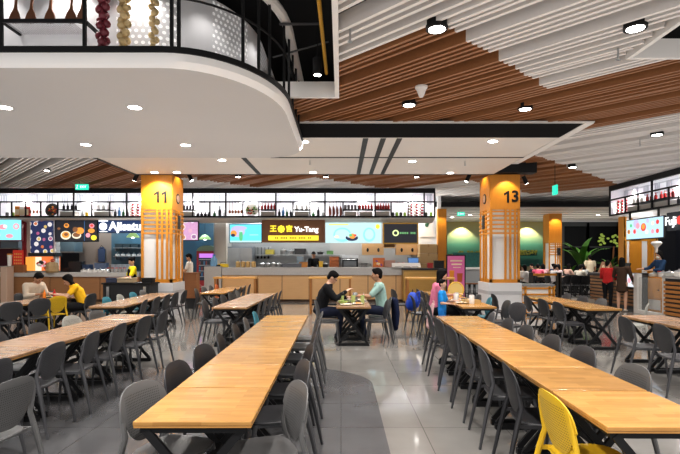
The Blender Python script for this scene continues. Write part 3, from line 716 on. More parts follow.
# ================================================================== screens and signs
def proc_menu(name, bg, spots, es=1., scale=3., seed=0.):
    """lit menu picture: coloured dishes scattered over a ground colour"""
    m = mat(name, (.02, .02, .02), .25); nt = m.node_tree; b = nt.nodes['Principled BSDF']
    tc = nd(nt, 'ShaderNodeTexCoord'); mp = nd(nt, 'ShaderNodeMapping'); mp.inputs['Location'].default_value = (seed, 0, seed); lnk(nt, tc.outputs['Object'], mp.inputs['Vector'])
    sp = nd(nt, 'ShaderNodeSeparateXYZ'); cb = nd(nt, 'ShaderNodeCombineXYZ'); lnk(nt, mp.outputs[0], sp.inputs[0]); lnk(nt, sp.outputs['X'], cb.inputs[0]); lnk(nt, sp.outputs['Z'], cb.inputs[1])
    v = nd(nt, 'ShaderNodeTexVoronoi'); v.voronoi_dimensions = '2D'; v.inputs['Scale'].default_value = scale; v.inputs['Randomness'].default_value = .6; lnk(nt, cb.outputs[0], v.inputs['Vector'])
    s = nd(nt, 'ShaderNodeSeparateColor'); lnk(nt, v.outputs['Color'], s.inputs[0])
    rp = nd(nt, 'ShaderNodeValToRGB'); rp.color_ramp.interpolation = 'CONSTANT'
    for i, c in enumerate(spots):
        e = rp.color_ramp.elements[0] if i == 0 else rp.color_ramp.elements.new(i/len(spots))
        e.position = i/len(spots); e.color = (*c, 1)
    if len(spots) > 0 and len(rp.color_ramp.elements) > len(spots): rp.color_ramp.elements.remove(rp.color_ramp.elements[-1])
    lnk(nt, s.outputs[0], rp.inputs['Fac'])
    n = nd(nt, 'ShaderNodeTexNoise'); n.inputs['Scale'].default_value = scale*4; lnk(nt, mp.outputs[0], n.inputs['Vector'])
    dd = mth(nt, 'MULTIPLY', v.outputs['Distance'], 1.)
    plate = mth(nt, 'LESS_THAN', dd, .34); food = mth(nt, 'LESS_THAN', mth(nt, 'ADD', dd, mth(nt, 'MULTIPLY', n.outputs['Fac'], .16)), .32)
    c = mixc(nt, mth(nt, 'MULTIPLY', plate, mth(nt, 'GREATER_THAN', s.outputs[1], .35)), mixc(nt, mth(nt, 'MULTIPLY', n.outputs['Fac'], .6), bg, tuple(min(1, x*1.6+.02) for x in bg)), (.65, .62, .6))
    c = mixc(nt, food, c, rp.outputs['Color'])
    lnk(nt, c, b.inputs['Emission Color']); b.inputs['Emission Strength'].default_value = es
    return m
def panel(name, lab, cat, px0, py0, px1, py1, D, m, frame=BLACK, fw=.04, depth=.06):
    x0, x1, z0, z1 = ax(px0, D), ax(px1, D), az(py1, D), az(py0, D)
    o = thing(name, lab, cat, ((x0+x1)/2, D, z0)); w, h = (x1-x0)/2, z1-z0
    MB().b2(-w, w, 0, .01, 0, h).build('display_face', m, o)
    if frame is not None: MB().b2(-w-fw, -w, -.02, depth, -fw, h+fw).b2(w, w+fw, -.02, depth, -fw, h+fw).b2(-w, w, -.02, depth, -fw, 0).b2(-w, w, -.02, depth, h, h+fw).b2(-w, w, .015, depth, 0, h).build('frame', frame, o)
    o['w'] = w; o['h'] = h; return o
def blob(o, items, y=-.015):
    """flat coloured discs/ellipses printed on a panel: (fx, fz, rx, rz, material)"""
    w, h = o['w'], o['h']; m = MB(); ms = []
    for fx, fz, rx, rz, mm in items:
        if mm not in ms: ms.append(mm)
        m.lathe((-w+2*w*fx, y, h*fz), [(1, -.004), (1, .004)], 20, mi=ms.index(mm), mtx=Matrix(((rx, 0, 0), (0, 0, 1), (0, rz, 0))))
        y -= .0012
    m.build('picture_print', ms, o)
def chk(o):
    for k in ('w', 'h'): del o[k]
DS = 19.0
G = {k: glow('g_'+k, c, s) for k, c, s in (('white', (1, 1, 1), 1.3), ('cyan', (.12, .62, .80), 1.1), ('cyan2', (.25, .75, .88), 1.1), ('pale', (.55, .76, .78), .85), ('pink', (.85, .35, .42), .9), ('red', (.75, .06, .05), .9), ('green', (.12, .55, .25), .9), ('yellow', (.95, .75, .05), 1.), ('orange', (.85, .35, .06), .9), ('navy', (.01, .02, .07), 1), ('brown', (.28, .12, .05), .8), ('black', (.012, .013, .02), 1), ('lilac', (.55, .50, .75), .9), ('blue', (.06, .2, .45), .8), ('cream', (.85, .78, .6), .9), ('dkgreen', (.2, .5, .2), .9))}
o = panel('menu_screen', 'bright cyan menu screen with pink pictures at the far left edge', 'screen', -12, 220, 21.5, 240, DS, G['cyan2'], mat('red_frame', (.22, .01, .015), .4))
blob(o, [(.45, .65, .16, .10, G['pink']), (.52, .68, .07, .06, G['white']), (.85, .68, .12, .12, G['pink']), (.85, .68, .07, .07, G['pale']), (.65, .2, .14, .08, G['pink']), (.3, .25, .1, .07, G['red']), (.2, .75, .1, .1, G['white'])]); chk(o)
o = panel('menu_poster', 'tall navy menu poster with bowls between beige posts', 'poster', 30.5, 221, 53, 254, DS, proc_menu('menu_navy', (.012, .02, .07), [(.5, .15, .06), (.6, .55, .55), (.35, .1, .2), (.55, .4, .15)], 1., 3.9), None); chk(o)
o = panel('menu_board', 'wide dark menu board with photos of noodle bowls', 'menu board', 56, 220.5, 97.5, 241, DS, glow('menu_dark', (.012, .013, .02), 1), BLACK, .03)
blob(o, [(.24, .28, .2, .17, G['cream']), (.24, .3, .15, .12, G['orange']), (.25, .32, .08, .06, G['brown']), (.5, .27, .18, .13, G['cream']), (.5, .3, .14, .09, G['brown']), (.58, .5, .17, .13, G['orange']), (.47, .56, .1, .1, G['brown']), (.26, .75, .1, .09, G['orange']), (.26, .77, .06, .05, G['brown']), (.87, .74, .1, .09, G['pink']), (.87, .75, .06, .05, G['red']), (.86, .5, .13, .09, G['orange']), (.78, .28, .09, .09, G['pink']), (.92, .16, .11, .1, G['yellow']), (.08, .6, .06, .05, G['brown'])])
MB().b2(o['w']*.37, o['w']*.38, -.02, 0, 0, o['h']).build('divider_line', G['blue'], o); chk(o)
o = panel('shop_sign', 'navy shop sign with white raised letters left of column 11', 'sign', 98, 220.5, 143, 232.5, DS, glow('sign_navy', (.01, .035, .11), 1.), BLACK, .02)
text('Ajisatu', .46, G['white'], o, (.2, -.03, o['h']*.5), FRONT, 'sign_lettering', .02, bold=.012)
MB().lathe((-.66, -.03, o['h']*.5), [(.15, -.01), (.15, .01)], 20, mtx=Matrix.Rotation(PI/2, 3, 'X')).b2(-.84, -.48, -.03, -.01, o['h']*.92, o['h']).b2(-.8, -.5, -.03, -.01, .02, .05).build('round_logo', G['white'], o); chk(o)
o = panel('menu_screen', 'pink and violet menu picture just right of column 11', 'screen', 181, 222, 198, 240, DS, proc_menu('menu_pink', (.45, .25, .40), [(.6, .35, .45), (.5, .2, .1), (.7, .6, .7), (.3, .15, .3)], 1., 3.), BLACK, .03); chk(o)
o = panel('menu_screen', 'cyan drinks menu screen with a green cup left of the brown sign', 'screen', 230, 224.5, 261.5, 242.5, DS, G['cyan'], BLACK, .02)
blob(o, [(.25, .62, .28, .22, G['lilac']), (.12, .5, .12, .12, G['orange']), (.1, .4, .08, .06, G['navy']), (.35, .35, .075, .22, G['green']), (.35, .62, .08, .03, G['pale']), (.3, .8, .3, .08, G['lilac'])])
MB().b2(o['w']*.25, o['w']*.8, -.03, -.02, o['h']*.4, o['h']*.44).b2(-o['w'], o['w'], -.03, -.02, 0, o['h']*.1).build('print_lines', G['pale'], o); chk(o)
BRN = mat('sign_brown', (.20, .09, .04), .5)
o = panel('shop_sign', 'brown shop sign with golden characters and a yellow strip in the middle', 'sign', 262.5, 220.5, 324.5, 242, 18.95, BRN, BRN, .02)
text('王', .27, G['yellow'], o, (-.78, -.03, o['h']*.6), FRONT, 'gold_character', .02, bold=.01); text('宫', .27, G['yellow'], o, (-.16, -.03, o['h']*.6), FRONT, 'gold_character', .02, bold=.01)
fl = MB()
for k in range(8): a = k*PI/4; fl.ell((-.47+.10*math.cos(a), -.03, o['h']*.6+.10*math.sin(a)), (.05, .02, .05), n=8, k=5)
fl.ell((-.47, -.03, o['h']*.6), (.08, .02, .08)).build('flower_emblem', G['yellow'], o)
MB().bar((-.78, -.02, o['h']*.6), (.4, -.02, o['h']*.6), .03, .01).build('string_line', BLACK, o)
text('Yu-Tang', .27, G['white'], o, (.5, -.03, o['h']*.58), FRONT, 'white_lettering', .02, bold=.008)
MB().b2(-.97, .97, -.05, -.01, .06, .25).build('yellow_strip', G['yellow'], o)
sl = MB()
for k in range(20):
    if k % 5 != 2: sl.b2(-.7+k*.07, -.66+k*.07, -.054, -.05, .12, .19)
sl.build('strip_lettering', mat('strip_ink', (.35, .25, .02), .6), o); chk(o)
o = panel('menu_screen', 'pale blue menu screen with a bowl picture right of the brown sign', 'screen', 325.5, 222.5, 381.5, 243, DS, G['pale'], None)
blob(o, [(.3, .4, .35, .28, G['cyan2']), (.3, .42, .28, .2, G['pale']), (.78, .4, .24, .28, G['cyan2']), (.78, .42, .17, .2, G['pale']), (.47, .25, .24, .12, G['navy']), (.47, .36, .2, .1, G['pale']), (.48, .33, .12, .1, G['orange']), (.45, .38, .06, .05, G['green']), (.53, .37, .05, .04, G['red']), (.93, .8, .08, .09, G['yellow']), (.2, .3, .1, .06, G['cream'])])
MB().b2(-.95, -.2, -.03, -.02, o['h']*.88, o['h']*.92).build('print_lines', G['yellow'], o); chk(o)
o = panel('television', 'black television with a green ring logo in a gold frame', 'screen', 384, 224, 417, 242.8, DS, G['black'], mat('gold_frame', (.45, .28, .06), .35, .6), .05)
MB().lathe((-.19, -.02, o['h']*.52), [(.07, -.005), (.125, -.005), (.125, .005), (.07, .005)], 24, cap=False, mtx=Matrix.Rotation(PI/2, 3, 'X')).build('ring_logo', glow('ring_logo', (.75, .9, .4), 1), o)
tl = MB()
for k in range(9):
    if k != 5: tl.b2(-.03+k*.07, .015+k*.07, -.02, -.012, o['h']*.47, o['h']*.57)
tl.build('screen_lettering', G['dkgreen'], o); chk(o)

# ================================================================== left and middle stall counters
def counter(x0, x1, y, lab, front, ztop, top_h, gaps=(), depth=.7, kick=.1):
    o = thing('counter', lab, 'counter', ((x0+x1)/2, y, 0)); w = (x1-x0)/2
    xs = [-w]+[g-(x0+x1)/2 for g in gaps]+[w]
    for a, c in zip(xs, xs[1:]): MB().b2(a+.012, c-.012, 0, depth, kick, ztop-top_h).build('front_panel', front, o)
    MB().b2(-w+.02, w-.02, .05, depth, 0, kick).b2(-w+.02, w-.02, .03, depth-.02, kick, ztop-top_h-.01).build('carcass', mat('dark_recess', (.07, .04, .025), .6), o)
    MB().b2(-w, w, -.04, depth+.02, ztop-top_h, ztop).build('worktop', QUARTZ, o); return o
counter(ax(0, YS)-1.2, ax(139, YS), YS, 'long dark walnut stall counter with stone top at far left', OAKD, 1.13, .16, [ax(50, YS), ax(100, YS)])
XM0, XM1 = ax(222, YS), ax(404, YS)
counter(XM0, XM1, YS, 'long light oak stall counter with grey stone top in the middle', OAK, 1.33, .30, [ax(p, YS) for p in (258, 282, 309, 340, 368, 396)])
# grey slab end and lower oak cash desk
o = thing('counter_end', 'grey stone slab closing the left end of the middle counter', 'counter end', (ax(213, YS), YS-.05, 0)); MB().b2(-.33, .33, 0, .8, 0, 1.36).build('slab', QUARTZ, o, bevel=.01); MB().b2(-.34, .34, -.01, .81, 0, .08).build('kick_board', BLACKM, o)
o = thing('cash_desk', 'oak cash desk at the right end of the middle counter', 'counter', (ax(425, 18.3), 18.25, 0)); MB().b2(-.8, .8, 0, .7, .08, 1.24).build('front_panel', wood('desk_oak', (.45, .28, .08), (.38, .22, .06), .4, (.5, 3, 3)), o); MB().b2(-.82, .82, -.03, .72, 1.24, 1.30).build('worktop', BLACKM, o); MB().b2(-.78, .78, .04, .7, 0, .08).build('plinth', BLACKM, o)
o = thing('counter_post', 'pale wooden end post of the left counter at the picture edge', 'post', (ax(3.5, 18.3), 18.3, 0)); MB().b2(-.12, .12, 0, .4, 0, 1.36).build('post_body', mat('pale_post', (.55, .42, .34), .5), o, bevel=.01); MB().b2(-.13, .13, -.01, .41, 1.36, 1.385).build('cap', QUARTZ, o)
# tall posts between shop fronts
def post(px0, px1, py0, D, lab, m, z0=0., z1=3.2):
    o = thing('pillar', lab, 'pillar', (ax((px0+px1)/2, D), D, z0), kind='thing'); w = (px1-px0)*D/FPX/2
    MB().b2(-w, w, 0, .3, 0, z1-z0).build('shaft', m, o); MB().b2(-w-.02, w+.02, -.02, .32, 0, .12).build('base_block', m, o)
post(215, 226, 0, 19.6, 'pale grey square pillar between red fridge and cyan screen', mat('pillar_grey', (.50, .47, .43), .5))
post(25.5, 30, 0, 19.3, 'beige post between the cyan screen and the navy poster', BEIGE); post(53.3, 55.8, 0, 19.1, 'slim white post right of the navy poster', WHITE)
post(22, 25, 0, 19.2, 'dark red post beside the cyan menu screen', mat('dark_red', (.25, .012, .02), .4))
post(438, 446.5, 0, 20.8, 'tall orange wood pillar behind the cash desk', ORANGE, 0, 3.78); post(545.5, 549.5, 0, 25, 'narrow orange pillar edge before the green wall', ORANGE, 0, 3.9)
o = thing('column', 'far orange column with white lattice panel beside dark windows', 'column', (ax(555.5, 24.5), 24.5, 0), kind='thing')
MB().b2(-.32, .32, 0, .6, 2.45, 3.92).build('upper_cladding', ORANGE, o); MB().b2(-.29, .29, .03, .57, 0, 2.45).build('core_panel', WHITE, o)
f = MB()
for x in (-.3, .0, .12, .22, .3): f.b2(x-.025, x+.025, 0, .05, .2, 2.45)
for k in range(5): f.b2(-.32, .32, 0, .05, 1.85+k*.13, 1.89+k*.13)
f.build('lattice', ORANGE, o); MB().b2(.08, .24, -.03, 0, 1.85, 2.2).build('speaker_box', BLACKM, o)
lamp_light((ax(555.5, 24.5), 24.1, 3.85), 45, .03, 90, .5, (1, .8, .5), (R(22), 0, 0))
for px in (463, 530): lamp_light((ax(px, 29.3), 29.25, 3.85), 190, .04, 100, .4, (1, .9, .65), (R(15), 0, 0))
lamp_light((ax(442, 20.4), 20.3, 3.7), 30, .03, 90, .5, (1, .85, .55), (R(20), 0, 0))

# ================================================================== kitchens behind the counters
KD = 22.0
KF = .2
struct(MB().b2(-15, 3.4, 19.6, 23, 0, KF).build('floor.001', mat('kitchen_floor', (.12, .11, .1), .4)))
def kwall(px0, px1, z0, z1, m, D=22.8, nm='wall_kitchen'):
    struct(MB().b2(ax(px0, D), ax(px1, D), D-.06, D, z0, z1).build(nm, m))
KBLUE = mat('kitchen_blue', (.07, .16, .22), .35, noise=(2, .3)); KSTEEL = mat('kitchen_steel', (.34, .36, .37), .35, .4, noise=(2, .15)); KDARK = mat('kitchen_dark', (.022, .024, .03), .5)
kwall(-60, 80, .2, 3.6, KDARK); kwall(80, 112, .2, 3.6, mat('kitchen_taupe', (.30, .26, .23), .5)); kwall(112, 152, .2, 3.6, KBLUE); kwall(152, 222, .2, 3.6, mat('kitchen_blue2', (.03, .09, .14), .4, noise=(2, .4)))
kwall(222, 330, .2, 3.6, KSTEEL); kwall(330, 440, .2, 3.6, mat('kitchen_tile', (.36, .36, .355), .35))
for x in (ax(221.5, 21.), ):
    struct(MB().b2(x-.05, x+.05, 19.9, 22.8, .2, 3.6).build('wall_divider', mat('divider_grey', (.4, .4, .39), .5)))
def kshelf(px0, px1, py, D, lab, goods, m=STEEL):
    x0, x1, z = ax(px0, D), ax(px1, D), az(py, D)
    o = thing('wall_shelf', lab, 'shelf', ((x0+x1)/2, D, z-.03)); MB().b2((x0-x1)/2, (x1-x0)/2, 0, .35, 0, .03).build('board', m, o)
    for s in (-1, 1): MB().b2(s*(x1-x0)*.45-.015, s*(x1-x0)*.45+.015, .05, 22.72-D, -.12, 0).build('bracket', m, o)
    return x0, x1, z
def pot(r, h, m):
    def f():
        o = MB().lathe((0, 0, 0), [(r*.9, 0), (r, .02), (r, h), (r*1.04, h), (r*.95, h-.01)], 14).build('cooking_pot', m, smooth=True)
        MB().lathe((0, 0, 0), [(r, h), (r*.6, h+.03), (.02, h+.05), (.02, h+.08)], 14).build('lid', STEEL, o)
        MB().tube([(r, 0, h*.8), (r+.04, 0, h*.8), (r+.04, .05, h*.8), (r, .05, h*.8)], .008, 5).build('handle', BLACK, o); return o
    return f
def kbox(m, w=.3, d=.25, h=.2):
    def f():
        o = MB().b2(-w/2, w/2, -d/2, d/2, 0, h).build('storage_box', m, bevel=.012); MB().b2(-w/2-.01, w/2+.01, -d/2-.01, d/2+.01, h, h+.03).build('lid', m, o, bevel=.006); return o
    return f
x0, x1, z = kshelf(255, 345, 254.5, 22.3, 'long steel wall shelf of kitchen goods behind the middle counter', 0)
KITEMS = [('kb1', kbox(mat('crate_olive', (.35, .30, .06), .5), .38, .3, .2), 269.5, 'olive yellow storage box on the kitchen wall shelf', 'box'), ('kp1', pot(.14, .2, STEEL), 283, 'steel pot on the kitchen wall shelf, left one', 'pot'), ('kp2', pot(.12, .16, STEEL), 291, 'small steel pot on the kitchen wall shelf beside the black box', 'pot'), ('kb2', kbox(BLACKM, .5, .3, .24), 300, 'black appliance box on the kitchen wall shelf', 'box'), ('kp3', pot(.13, .12, BLACKM), 320, 'dark pot on the kitchen wall shelf, right one', 'pot'), ('kb3', kbox(mat('crate_green', (.1, .22, .08), .5), .3, .25, .14), 330, 'dark green storage box on the kitchen wall shelf', 'box')]
for k, mk, px, lab, cat in KITEMS: put(k, mk, (ax(px, 22.3), 22.45, z), lab, cat, 'kitchen wall shelf goods')
# hanging utensils
rail = thing('utensil_rail', 'steel wall rail for ladles in the middle kitchen', 'rail', (ax(263, 22.6), 22.6, az(247, 22.6))); MB().tube([(-.35, 0, 0), (.35, 0, 0)], .012, 6).build('bar', STEEL, rail); MB().b2(-.36, -.33, 0, .14, -.02, .02).b2(.33, .36, 0, .14, -.02, .02).build('mount', STEEL, rail)
for i, px in enumerate((258, 261.5, 265, 268.5)):
    def mk_lad():
        o = MB().tube([(0, 0, 0), (0, 0, -.42)], .012, 6).build('ladle', BLACK); MB().ell((0, -.02, -.47), (.05, .04, .06), n=10, k=6).build('ladle_bowl', BLACK, o, smooth=True); return o
    put('lad', mk_lad, (ax(px, 22.6), 22.57, az(247, 22.6)-.012), f'black ladle hanging on the kitchen rail, {ORD[i]} from left', 'ladle', 'ladles on the kitchen rail')
o = thing('fridge', 'tall stainless upright fridge behind the counter left of the ladles', 'fridge', (ax(240, 21.8), 21.8, KF)); MB().b2(-.55, .55, 0, .75, 0, 2.0).build('body', mat('fridge_steel', (.30, .34, .38), .3, .6), o); MB().b2(-.53, -.01, -.04, 0, .1, 1.95).build('door', STEEL, o); MB().b2(.01, .53, -.04, 0, .1, 1.95).build('door', STEEL, o); MB().tube([(-.07, -.07, .9), (-.07, -.07, 1.4)], .012, 6).tube([(.07, -.07, .9), (.07, -.07, 1.4)], .012, 6).build('handle', BLACK, o)
# back benches
def bench(px0, px1, lab, m=STEEL, D=21.9, h=1.1):
    o = thing('work_bench', lab, 'bench', ((ax(px0, D)+ax(px1, D))/2, D, KF)); w = (px1-px0)*D/FPX/2
    MB().b2(-w, w, 0, .6, h-.04-KF, h-KF).build('bench_top', m, o)
    for s in (-1, 1):
        for y in (.05, .55): MB().b2(s*(w-.05)-.025, s*(w-.05)+.025, y-.025, y+.025, 0, h-.04-KF).build('leg', m, o)
    MB().b2(-w+.05, w-.05, .05, .55, .2, .23).build('lower_shelf', m, o); return h
bench(258, 327, 'steel back bench in the middle kitchen', D=21.9); bench(60, 112, 'dark back bench in the noodle stall kitchen', KDARK); bench(113, 150, 'blue lit back bench beside column 11', KSTEEL); bench(330, 418, 'pale back bench under the oak cupboards', mat('bench_pale', (.5, .48, .45), .5))
o = thing('convection_oven', 'black glass convection oven on the back bench of the middle stall', 'oven', (ax(350, 21.95), 21.95, 1.1)); MB().b2(-.38, .38, .02, .5, 0, .72).build('body', STEEL, o); MB().b2(-.36, .36, -.02, .02, .03, .58).build('door_frame', BLACK, o); MB().b2(-.29, .29, -.026, -.018, .1, .48).build('door_glass', mat('oven_glass', (.12, .13, .14), .1), o); MB().tube([(-.3, -.06, .54), (.3, -.06, .54)], .015, 6).build('handle', STEEL, o); MB().b2(-.38, .38, -.02, .02, .6, .72).build('control_panel', mat('oven_panel', (.5, .52, .54), .4), o)
for k in range(4): pass
for i in range(4):
    put('tray', kbox(mat('tray_brown', (.32, .10, .03), .5), .42, .3, .13), (ax(334, 21.3), 21.98, 1.1+i*.165), f'reddish brown stacking tray beside the oven, {("bottom", "second", "third", "topmost")[i]} of its stack', 'tray', 'stack of trays')
# oak wall cupboards
def cup_h(): return 0
o = thing('wall_cabinet', 'left oak wall cupboard under the television', 'cabinet', (ax(373, 21.4), 21.4, az(255, 21.4))); o2 = thing('wall_cabinet', 'right oak wall cupboard under the television', 'cabinet', (ax(407, 21.4), 21.4, az(255, 21.4)))
for oo in (o, o2):
    MB().b2(-.47, .47, .02, .4, 0, .50).build('carcass', OAK, oo)
    for s in (-1, 1):
        d = MB().b2(s*.235-.225, s*.235+.225, -.01, .02, .01, .49).build('door', OAK, oo); MB().ell((s*.235, -.02, .22), (.05, .02, .09), n=10, k=6).build('door_handle', BLACK, d)
o = thing('wall_shelf', 'small oak open shelf between the two wall cupboards', 'shelf', (ax(390, 21.4), 21.4, az(248, 21.4))); MB().b2(-.26, .26, .02, .38, 0, .03).b2(-.26, .26, .02, .38, .18, .21).build('board', OAK, o); MB().b2(-.26, .26, .38, .4, 0, .21).build('back', OAK, o)
# cardboard boxes
CARD = mat('cardboard', (.52, .37, .20), .7, noise=(3, .06))
for i, (z_, h, w, lab) in enumerate(((.2, .75, .85, 'bottom cardboard box of the stack beside the orange pillar'), (.96, .5, .8, 'second cardboard box from bottom beside the orange pillar'), (1.47, .42, .78, 'third cardboard box, with two tape lines, beside the orange pillar'), (1.9, .38, .74, 'topmost cardboard box of the stack beside the orange pillar'))):
    o = thing('cardboard_box', lab, 'box', (ax(428.5, 20.8), 20.8, z_), group='cardboard boxes'); MB().b2(-w/2, w/2, 0, .5, 0, h).build('carton', CARD, o, bevel=.01); MB().b2(-.03, .03, -.003, .5, h-.12, h+.002).build('tape', mat('tape', (.42, .28, .13), .4), o)
o = thing('wall_notice', 'white notice sheet with a green blot on the white wall', 'notice', (ax(427, 21.5), 21.55, az(237, 21.5))); MB().b2(-.32, .32, 0, .012, 0, .75).build('sheet', WHITE, o); MB().ell((0, -.008, .53), (.08, .008, .1)).ell((.06, -.01, .6), (.05, .008, .06)).build('plant_print', mat('print_green', (.03, .12, .07), .5), o)

# clutter on the back benches
for i, (px, kk, lab) in enumerate(((364, ('bm1', kbox(mat('mach_grey', (.22, .22, .23), .4), .28, .3, .34)), 'grey coffee machine on the pale back bench'), (369, ('bm2', pot(.1, .28, fc[5])), 'tall white canister on the pale back bench'), (387, ('bm3', kbox(BLACKM, .4, .3, .3)), 'black microwave on the pale back bench'), (393, ('bm4', pot(.09, .2, fc[0])), 'red canister beside the microwave'), (399, ('bm2', None), 'white canister right of the microwave'), (404, ('bm5', kbox(STEEL, .34, .3, .26)), 'steel box at the right of the pale back bench'))):
    put(kk[0], kk[1], (ax(px, 22.1), 22.15, 1.1), lab, 'appliance', 'goods on the pale back bench')
for i, (px, kk, lab) in enumerate(((265, ('bm6', pot(.2, .24, STEEL)), 'large steel stock pot on the steel back bench, left one'), (274, ('bm6', None), 'large steel stock pot on the steel back bench, right one'), (287, ('bm7', kbox(KDARK, .6, .35, .22)), 'dark fryer on the steel back bench'), (324, ('bm8', pot(.1, .3, BOT[2])), 'pale tall jar at the right end of the steel back bench'))):
    put(kk[0], kk[1], (ax(px, 22.1), 22.2, 1.1), lab, 'appliance', 'goods on the steel back bench')
def mk_apron():
    o = MB().b2(-.16, .16, -.03, .03, -.7, -.08).b2(-.1, .1, -.025, .025, -.08, 0).build('apron', mat('apron_blue', (.05, .08, .16), .8), bevel=.02); MB().tube([(-.06, 0, 0), (0, 0, .08), (.06, 0, 0)], .01, 5).build('loop', BLACK, o); return o
put('apr', mk_apron, (ax(101, 22.6), 22.66, az(247, 22.6)), 'navy apron hanging on the beige kitchen wall', 'apron', 'aprons')
for i, px in enumerate((114, 119, 124, 129)): put('kb9', kbox(mat('bin_white', (.5, .52, .55), .4), .22, .25, .28), (ax(px, 22.1), 22.15, 1.1), f'white box on the blue lit back bench, {ORD[i]} from left', 'box', 'boxes on the blue lit bench')

# things on the middle counter
CT = 1.332
def counter_item(k, mk, px, lab, cat, y=18.95, z=CT, g='things on the middle counter', rz=0): return put(k, mk, (ax(px, y), y, z), lab, cat, g, rz)
BAM = mat('bamboo_steamer', (.50, .34, .14), .6)
def mk_steamer(): 
    o = MB().lathe((0, 0, 0), [(.085, 0), (.085, .16), (.09, .16), (.09, .2), (.06, .215)], 14).build('bamboo_steamer', BAM, smooth=True); MB().tube([(-.05, 0, .21), (0, 0, .24), (.05, 0, .21)], .008, 5).build('handle', BAM, o); return o
for i, px in enumerate((238, 243, 248, 253.5)): counter_item('stm', mk_steamer, px, f'bamboo basket on the middle counter, {ORD[i]} from left', 'basket')
for i, px in enumerate((262.5, 268, 273.5, 279)): counter_item('bn', pot(.1, .13, STEEL), px, f'steel food pan with black handle on the middle counter, {ORD[i]} from left', 'pan')
o = counter_item('reg', kbox(mat('pos_grey', (.12, .13, .15), .4), .75, .35, .12), 292, 'low dark grey warming tray on the middle counter', 'tray')
o = thing('glass_guard', 'blue grey upright panel standing on the middle counter beside the cook', 'panel', (ax(300, 19.2), 19.2, CT)); MB().b2(-.13, .13, 0, .3, 0, .42).build('panel_body', mat('guard_blue', (.25, .34, .42), .3), o, bevel=.015); MB().b2(-.14, .14, -.01, .31, .42, .44).build('rim', STEEL, o)
counter_item('wb', kbox(mat('wooden_box', (.45, .2, .05), .5), .30, .28, .17), 303.5, 'orange brown wooden box on the middle counter', 'box')
counter_item('yb', kbox(mat('yellow_caddy', (.65, .42, .05), .5), .15, .2, .2), 321, 'yellow caddy on the middle counter right of the cook', 'caddy')
counter_item('kp5', pot(.1, .12, BLACKM), 325.5, 'small black pot on the middle counter', 'pot')
# left end: blue water bottle, yellow black box
o = thing('water_bottle', 'large pale blue water bottle on the left end of the middle counter', 'bottle', (ax(214, 19), 19.0, 1.362)); MB().lathe((0, 0, 0), [(.11, 0), (.13, .02), (.13, .28), (.06, .36), (.05, .42)], 14).build('bottle_body', mat('water_blue', (.25, .48, .72), .15, trans=.3), o, smooth=True); MB().lathe((0, 0, .42), [(.055, 0), (.055, .04)], 12).build('cap', mat('cap_blue', (.05, .15, .5), .4), o)
o = thing('toolbox', 'yellow and black box on the left end of the middle counter', 'box', (ax(223, 18.95), 18.95, CT)); MB().b2(-.2, .16, 0, .25, 0, .13).build('case', mat('yellow_case', (.7, .5, .03), .4), o, bevel=.01); MB().b2(-.3, -.1, -.02, .2, 0, .1).build('dark_clip', BLACKM, o); MB().tube([(-.12, .12, .13), (-.12, .12, .19), (.08, .12, .19), (.08, .12, .13)], .012, 6).build('handle', BLACKM, o)
# right part of the counter
o = thing('menu_stand', 'orange leaflet stand on the right part of the middle counter', 'stand', (ax(379, 18.9), 18.95, CT))
MB().b2(-.23, .23, 0, .05, 0, .36).build('board', mat('leaflet', (.55, .16, .05), .5), o); blob_m = MB()
for k in range(7): blob_m.ell((random.uniform(-.17, .17), -.01, random.uniform(.06, .3)), (.05, .01, .05), mi=k % 3, n=8, k=5)
blob_m.build('leaflet_print', [fc[4], mat('purple', (.2, .05, .25), .5), fc[3]], o); MB().b2(-.2, .2, .05, .2, 0, .02).build('foot', BLACKM, o)
counter_item('bx2', kbox(mat('pinkish_box', (.42, .25, .2), .5), .45, .3, .24), 389, 'brownish pink box next to the orange leaflet stand', 'box', 19.1)
o = thing('menu_card', 'long white menu card tilted on the counter front edge', 'menu card', (ax(406.5, 18.7), 18.7, CT)); MB().add([(-.55, -.02, 0), (.55, -.02, 0), (.55, .16, .17), (-.55, .16, .17), (-.55, .18, 0), (.55, .18, 0)], [(0, 1, 2, 3), (2, 5, 4, 3), (0, 4, 5, 1), (0, 3, 4), (1, 5, 2)]).build('card_face', mat('card_white', (.8, .78, .74), .4), o)
for i in range(3): MB().b2(-.45+i*.33, -.2+i*.33, -.004, .0, .02, .03).build('print_line', BLACKM, o)
def mk_reg():
    o = MB().b2(-.16, .16, 0, .2, 0, .06).build('cash_register', BLACKM, bevel=.01)
    q = Matrix.Rotation(R(-18), 3, 'X'); MB().box((0, .06, .24), (.44, .03, .30), mtx=q).build('screen', BLACK, o, bevel=.008); MB().box((0, .04, .24), (.38, .01, .24), mtx=q).build('screen_face', glow('reg_blue', (.10, .25, .55), .7), o); return o
put('regs', mk_reg, (ax(413.5, 19), 19.0, CT), 'black touch screen cash register with a blue display', 'cash register', 'cash registers')
put('regs', mk_reg, (ax(379, 19.6), 19.55, CT-.02), 'black touch screen till behind the orange leaflet stand', 'cash register', 'cash registers', PI)
o = thing('support_stand', 'steel stand carrying the back till', 'stand', (ax(379, 19.6), 19.6, KF)); MB().b2(-.25, .25, -.1, .2, 1.07, 1.11).build('plate', STEEL, o); MB().tube([(0, .05, 0), (0, .05, 1.07)], .04, 8).build('pole', STEEL, o); MB().lathe((0, .05, 0), [(.2, 0), (.2, .03)], 14).build('foot', STEEL, o)
for i, px in enumerate((394, 399, 403.5)): put('spc', mk_can(fc[i+0]), (ax(px, 19.1), 19.15, CT), ('red tin behind the white menu card', 'green tin behind the white menu card', 'dark tin behind the white menu card')[i], 'tin', 'tins behind the menu card')
